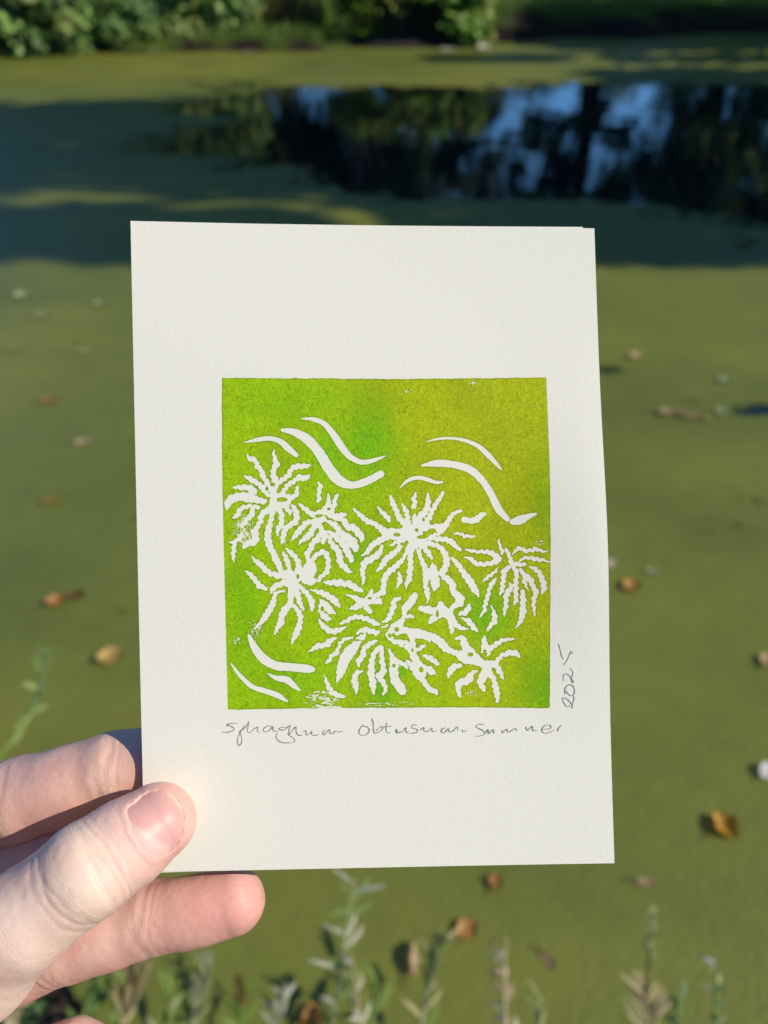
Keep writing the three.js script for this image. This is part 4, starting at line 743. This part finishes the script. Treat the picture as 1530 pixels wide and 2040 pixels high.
const YO = [0.62, 0.36, 0.03], OR = [0.5, 0.25, 0.06], TA = [0.55, 0.4, 0.2], BR2 = [0.26, 0.13, 0.04], PA = [0.42, 0.38, 0.22], PG = [0.31, 0.37, 0.19], WH = [0.72, 0.74, 0.78];
floatLeaf(1442, 1648, 0.085, 0.085, 0.5, 2.6, 0.9, YO, 0.15, 'large curled yellow orange leaf with a dark shadow, right of the card', 1);
floatLeaf(930, 1852, 0.06, 0.055, 0.6, 1.6, 0.8, OR, 0.1, 'crumpled orange leaf below the card, beside a tan scrap', 2);
floatLeaf(909, 1862, 0.03, 0.028, 1.6, 1.2, 0.6, TA, 0.2, 'small tan leaf scrap touching the crumpled orange leaf', 3);
floatLeaf(816, 1912, 0.075, 0.05, 1.45, 1.0, 1.2, [0.6, 0.44, 0.28], 1.15, 'pale tan leaf standing on edge with a black shadow beside it', 4);
floatLeaf(985, 1757, 0.045, 0.04, 1.2, 1.8, 0.9, BR2.map((x) => x * 1.5), 0.2, 'brown curled leaf just under the bottom edge of the card', 5);
floatLeaf(1289, 1758, 0.055, 0.022, -0.2, 0.8, 0.6, [0.45, 0.34, 0.2], 0.2, 'thin buff leaf off the lower right corner of the card', 6);
floatLeaf(1092, 1912, 0.05, 0.02, -1.0, 0.5, 0.7, [0.55, 0.36, 0.22], 0.3, 'narrow pinkish tan leaf left of the seed head plant', 7);
floatLeaf(625, 2024, 0.06, 0.05, 0.3, 1.9, 0.8, OR, 0.2, 'orange brown leaf at the bottom edge under the tall weed', 8);
floatLeaf(1524, 1316, 0.065, 0.045, 0.9, 1.6, 0.9, TA, 0.3, 'tan leaf cut by the right edge of the photo at mid height', 9);
floatLeaf(1524, 1536, 0.06, 0.05, 0.7, 1.0, 0.8, WH, 0.5, 'bluish white petal or feather at the right edge of the photo', 10, 'floating_feather', 'feather');
floatLeaf(1257, 1168, 0.075, 0.07, 0.4, 1.8, 0.7, [0.55, 0.32, 0.08], 0.1, 'round orange leaf close to the right edge of the card', 11);
floatLeaf(1216, 1123, 0.05, 0.03, 0.6, 1.0, 0.6, [0.6, 0.48, 0.36], 0.4, 'pinkish white leaf half hidden by the card\u2019s right edge', 12);
floatLeaf(1300, 1137, 0.05, 0.035, 0.2, 0.6, 0.4, PG, 0.1, 'pale green leaf just above the round orange leaf', 13);
floatLeaf(1268, 710, 0.09, 0.07, 0.4, 1.0, 0.6, TA, 0.1, 'tan leaf right of the card at the height of the print top', 14);
floatLeaf(1340, 823, 0.14, 0.07, 0.1, 0.8, 0.6, [0.34, 0.27, 0.13], 0.05, 'brownish leaf, left one of a loose group at upper right', 15);
floatLeaf(1383, 829, 0.15, 0.06, -0.2, 0.3, 0.3, [0.3, 0.26, 0.1], 0.0, 'dull olive leaf lying flat beside the brownish leaf', 16);
floatLeaf(1444, 758, 0.07, 0.06, 0.3, 0.8, 0.5, PG, 0.1, 'pale leaf highest on the right side of the pond', 17);
floatLeaf(1440, 820, 0.075, 0.06, 0.1, 0.8, 0.5, PG, 0.1, 'pale leaf beside a small dark gap in the duckweed', 18);
floatLeaf(113, 1198, 0.075, 0.06, 0.4, 1.6, 0.8, [0.5, 0.24, 0.07], 0.1, 'rusty orange leaf, left of a pair at the left', 19);
floatLeaf(152, 1186, 0.065, 0.045, 0.2, 1.2, 0.8, [0.16, 0.085, 0.02], 0.1, 'dark brown leaf, right of the rusty orange one', 20);
floatLeaf(222, 1309, 0.1, 0.075, 0.5, 1.8, 0.8, [0.6, 0.42, 0.14], 0.1, 'golden tan leaf between the card and the tall weed', 21);
floatLeaf(167, 881, 0.08, 0.05, 0.3, 0.9, 0.5, PA, 0.1, 'pale buff leaf alone left of the print', 22);
floatLeaf(96, 798, 0.09, 0.06, 0.3, 0.6, 0.4, [0.38, 0.22, 0.08], 0.0, 'faint rusty leaf above the pale buff leaf', 23);
floatLeaf(103, 999, 0.07, 0.05, 0.3, 0.6, 0.4, [0.36, 0.22, 0.05], 0.0, 'faint orange leaf midway down the left side', 24);
floatLeaf(41, 588, 0.09, 0.08, 0.3, 0.8, 0.5, [0.46, 0.5, 0.3], 0.1, 'pale round leaf nearest the upper left edge', 25);
floatLeaf(202, 606, 0.09, 0.07, 0.3, 0.8, 0.5, PG, 0.1, 'pale leaf close to the card\u2019s left edge near the shade line', 26);
floatLeaf(170, 701, 0.08, 0.06, 0.2, 0.6, 0.4, [0.4, 0.36, 0.18], 0.0, 'buff leaf halfway between the shade line and the rusty leaf', 27);
floatLeaf(84, 629, 0.1, 0.07, 0.2, 0.5, 0.4, [0.34, 0.33, 0.14], 0.0, 'dull leaf between the two pale leaves below the shade', 28);
floatLeaf(30, 694, 0.08, 0.06, 0.2, 0.5, 0.4, [0.34, 0.34, 0.16], 0.0, 'dull pale leaf at the left edge below the round leaf', 29);
floatLeaf(318, 105, 0.3, 0.2, 0.2, 0.8, 0.6, [0.3, 0.33, 0.2], 0.1, 'pale leaf clump afloat below the yellowish bush', 30);
floatLeaf(500, 107, 0.26, 0.18, 0.2, 0.8, 0.6, [0.3, 0.3, 0.16], 0.1, 'faint pale leaf clump left of the island shrub', 31);
floatLeaf(962, 98, 0.3, 0.2, 0.4, 1.2, 0.9, [0.62, 0.6, 0.5], 0.4, 'white feather by the right foot of the island shrub', 32, 'floating_feather', 'feather');
floatLeaf(895, 102, 0.32, 0.16, 0.1, 1.0, 0.8, [0.4, 0.42, 0.32], 0.3, 'greyish feather under the middle of the island shrub', 33, 'floating_feather', 'feather');

// ---------------------------------------------------------------- weeds on the near bank
const GREEN = [0.24, 0.36, 0.1], PALE = [0.46, 0.5, 0.28], STRAW = [0.58, 0.5, 0.3], SILVER = [0.68, 0.68, 0.58], PINK = [0.62, 0.46, 0.35];
const weedMat = std('weed', [1, 1, 1], { ...DS, roughness: 0.95, transmission: 0.45, thickness: 0, specularIntensity: 0.15 });
function weed(name, label, category, pts, opt) {         // pts: [px, py, depth] from the tip down to the lowest point seen
  const w = pts.map(([x, y, d]) => at(x, y, d)), low = w[w.length - 1], gx = low.x, gz = Math.max(low.z + 0.12, -0.46), foot = V(gx, Math.max(0.05, land(gx, gz)) - 0.02, gz);
  const t = thing(name, foot, label, category), R = rng(opt.seed), all = [...w.map((p) => p.sub(foot)), V(0, 0, 0)].reverse();
  const curve = new THREE.CatmullRomCurve3(all, false, 'centripetal'), P = curve.getPoints(26), seen = w.slice(1).reduce((a, p, k) => a + p.distanceTo(w[k]), 0), fv = Math.min(1, (seen + 0.03) / curve.getLength()), sb = new Builder();
  tube(sb, P, P.map((_, k) => lerp(opt.thick ?? 0.0042, 0.0018, k / 26)), opt.stem ?? GREEN, 6); part('stem', sb.geo(), weedMat, t);
  const leaf = (k, from, s) => {
    s = 1 - (1 - s) * fv; const p = curve.getPointAt(s), d = curve.getTangentAt(s), a = R() * 6.283, out = V(Math.cos(a), 0.1, Math.sin(a) * 0.6).normalize(), b = new Builder(), c = opt.leafCols[Math.floor(R() * opt.leafCols.length)], g = 0.8 + 0.4 * R();
    blade(b, p, out.clone().multiplyScalar(opt.spread ?? 0.8).addScaledVector(d, opt.rise ?? 0.7).normalize(), V(0.55 + 0.5 * R(), 0.5 + 0.4 * R(), 0.3 + 0.7 * (R() - 0.5)).normalize(), opt.len * (0.4 + 0.55 * R()), opt.wid * 0.62 * (0.7 + 0.5 * R()), opt.bend * (0.5 + R()), c.map((x) => x * g), 6);
    part('leaf', b.geo(), weedMat, t);
  };
  const nl = Math.round((opt.leaves ?? 0) * 1.3);
  for (let k = 0; k < nl; k++) leaf(k, 0, lerp((opt.s0 ?? 0.4) * 0.3, opt.s1 ?? 0.97, k / Math.max(1, nl - 1)));
  if (opt.seeds) {
    const b = new Builder();
    for (let k = 0; k < opt.seeds * 2; k++) { const s = 1 - (1 - lerp((opt.seed0 ?? 0.75) * 0.75, 1, R())) * fv, p = curve.getPointAt(s), d = curve.getTangentAt(s), a = R() * 6.283, out = V(Math.cos(a), 0.2, Math.sin(a)).normalize(), c = opt.seedCol, g = 0.75 + 0.5 * R(); blade(b, p, out.multiplyScalar(0.6).addScaledVector(d, 0.9).normalize(), V(0.5 + R() - 0.5, 0.45 + R() - 0.5, 0.3 + R() - 0.5).normalize(), opt.seedLen * (0.6 + 0.7 * R()), opt.seedLen * 0.2, 0.4, c.map((x) => x * g), 3); }
    part('seed_head', b.geo(), weedMat, t);
  }
}
weed('willowherb', 'tall pale green weed rising left of the upper finger', 'weed', [[95, 1300, 1.6], [72, 1400, 1.55], [20, 1475, 1.5], [-30, 1600, 1.45]], { seed: 101, leaves: 16, leafCols: [[0.32, 0.42, 0.14], [0.25, 0.36, 0.12]], len: 0.05, wid: 0.02, bend: 0.6, s0: 0.55, seeds: 26, seed0: 0.8, seedLen: 0.02, seedCol: [0.22, 0.32, 0.14] });
weed('willowherb', 'tall weed with narrow green leaves below the middle of the card', 'weed', [[706, 1752, 1.25], [690, 1850, 1.23], [676, 1950, 1.2], [660, 2060, 1.17]], { seed: 102, leaves: 18, leafCols: [GREEN, [0.17, 0.26, 0.08], SILVER], len: 0.06, wid: 0.012, bend: 0.5, s0: 0.45, rise: 0.5, spread: 1, stem: PALE });
weed('willowherb', 'withered weed with silvery seed tufts right of the tall green one', 'weed', [[640, 1985, 1.2], [632, 2010, 1.18], [700, 1905, 1.2], [720, 2060, 1.15]].slice(2), { seed: 103, leaves: 12, leafCols: [SILVER, PALE, [0.13, 0.24, 0.05]], len: 0.04, wid: 0.01, bend: 1.2, s0: 0.5, stem: STRAW });
weed('bank_grass', 'grass stem with a pale green top right of the standing leaf', 'grass', [[876, 1872, 1.25], [858, 1935, 1.22], [838, 2060, 1.18]], { seed: 104, leaves: 9, leafCols: [PALE, STRAW, GREEN], len: 0.06, wid: 0.011, bend: 0.4, s0: 0.5, seeds: 60, seed0: 0.78, seedLen: 0.02, seedCol: [0.22, 0.27, 0.12], stem: PALE, rise: 1 });
weed('dry_weed', 'withered weed with pale curled leaves at bottom centre right', 'weed', [[1008, 1868, 1.22], [1004, 1940, 1.2], [1006, 2060, 1.16]], { seed: 105, leaves: 16, leafCols: [SILVER, [0.48, 0.44, 0.38], PINK], len: 0.055, wid: 0.012, bend: 2.4, s0: 0.5, s1: 0.9, stem: STRAW, spread: 1 });
weed('dry_weed', 'weed with pinkish brown seed spikes at the lower right', 'weed', [[1282, 1955, 1.2], [1288, 2000, 1.18], [1292, 2070, 1.15]], { seed: 106, leaves: 16, leafCols: [PINK, STRAW, PALE], len: 0.06, wid: 0.011, bend: 0.3, s0: 0.45, s1: 0.8, stem: STRAW, rise: 1, seeds: 20, seed0: 0.6, seedLen: 0.025, seedCol: STRAW });
weed('bud_stem', 'thin stem with one pale bud above the pinkish seed spikes', 'weed', [[1301, 1822, 1.3], [1294, 1890, 1.28], [1290, 1960, 1.24], [1286, 2060, 1.2]], { seed: 107, seeds: 26, seed0: 0.95, seedLen: 0.018, seedCol: PALE, stem: [0.12, 0.16, 0.06], leaves: 3, leafCols: [PALE], len: 0.025, wid: 0.01, bend: 0.4, s0: 0.78, s1: 0.92 });
weed('clover_stem', 'low stem of rounded pale leaves right of the seed spikes', 'weed', [[1355, 1965, 1.2], [1350, 2010, 1.18], [1352, 2070, 1.15]], { seed: 108, leaves: 9, leafCols: [[0.2, 0.3, 0.14], [0.16, 0.26, 0.1]], len: 0.03, wid: 0.024, bend: 0.6, s0: 0.55, stem: GREEN });
weed('clover_stem', 'leafy stem with a bluish white top near the lower right corner', 'weed', [[1428, 1918, 1.26], [1426, 1965, 1.24], [1420, 2070, 1.2]], { seed: 109, leaves: 8, leafCols: [[0.18, 0.28, 0.12], [0.5, 0.55, 0.58], PALE], len: 0.032, wid: 0.02, bend: 0.6, s0: 0.72, stem: GREEN });
weed('bank_grass', 'large straw coloured seed head under the lowest finger', 'grass', [[285, 1905, 1.15], [262, 1970, 1.13], [238, 2060, 1.1]], { seed: 110, leaves: 12, leafCols: [GREEN, [0.15, 0.24, 0.07], STRAW], len: 0.06, wid: 0.01, bend: 0.5, s0: 0.4, seeds: 150, seed0: 0.5, seedLen: 0.034, seedCol: [0.34, 0.29, 0.15], stem: STRAW, rise: 1 });
weed('bank_grass', 'green grass stem left of the large straw seed head', 'grass', [[205, 1932, 1.15], [180, 1990, 1.13], [150, 2070, 1.1]], { seed: 111, leaves: 9, leafCols: [GREEN, [0.16, 0.28, 0.07]], len: 0.05, wid: 0.014, bend: 0.5, s0: 0.5 });
weed('bank_grass', 'slim grass stem with a pale branched top under the fingertip', 'grass', [[408, 1925, 1.2], [398, 1975, 1.18], [380, 2060, 1.15]], { seed: 112, leaves: 7, leafCols: [PALE, GREEN], len: 0.05, wid: 0.009, bend: 0.4, s0: 0.55, seeds: 60, seed0: 0.68, seedLen: 0.024, seedCol: [0.3, 0.31, 0.2], stem: PALE, rise: 1 });
weed('dock_stem', 'short stem with a reddish brown seed cluster at bottom left centre', 'weed', [[478, 1952, 1.2], [480, 2000, 1.18], [482, 2070, 1.15]], { seed: 113, leaves: 8, leafCols: [[0.14, 0.27, 0.04], GREEN], len: 0.05, wid: 0.012, bend: 0.4, s0: 0.4, s1: 0.8, seeds: 40, seed0: 0.82, seedLen: 0.016, seedCol: [0.2, 0.12, 0.05], rise: 1 });
weed('bank_grass', 'pale grass tuft between the reddish seed cluster and the tall weed', 'grass', [[560, 1985, 1.18], [556, 2020, 1.17], [548, 2075, 1.15]], { seed: 115, leaves: 9, leafCols: [PALE, GREEN, SILVER], len: 0.05, wid: 0.008, bend: 0.5, s0: 0.45, stem: PALE, rise: 1, seeds: 30, seed0: 0.7, seedLen: 0.02, seedCol: [0.5, 0.5, 0.36] });
weed('bank_grass', 'bright green grass shoot at the bottom right of the tall weed', 'grass', [[752, 1960, 1.2], [745, 2005, 1.18], [735, 2075, 1.15]], { seed: 116, leaves: 8, leafCols: [[0.24, 0.42, 0.06], GREEN], len: 0.06, wid: 0.01, bend: 0.4, s0: 0.4, stem: GREEN, rise: 1.2 });
weed('bank_grass', 'short pale grass tips right of the curled silvery leaves', 'grass', [[1075, 1985, 1.2], [1072, 2020, 1.18], [1070, 2075, 1.15]], { seed: 117, leaves: 8, leafCols: [PALE, GREEN], len: 0.045, wid: 0.008, bend: 0.6, s0: 0.4, stem: PALE, rise: 1 });
weed('bank_grass', 'green shoot with small pointed leaves right of the straw seed head', 'grass', [[338, 1975, 1.17], [334, 2015, 1.16], [325, 2075, 1.14]], { seed: 118, leaves: 10, leafCols: [GREEN, PALE], len: 0.045, wid: 0.012, bend: 0.5, s0: 0.4, stem: GREEN, rise: 0.9 });
weed('bramble_shoot', 'dark leafy shoot in the bottom left corner beside the hand', 'weed', [[70, 1960, 1.2], [60, 2010, 1.18], [40, 2080, 1.15]], { seed: 114, leaves: 12, leafCols: [[0.07, 0.14, 0.05], [0.1, 0.18, 0.07], STRAW], len: 0.06, wid: 0.035, bend: 0.7, s0: 0.35, stem: STRAW });

renderer.render(scene, camera);
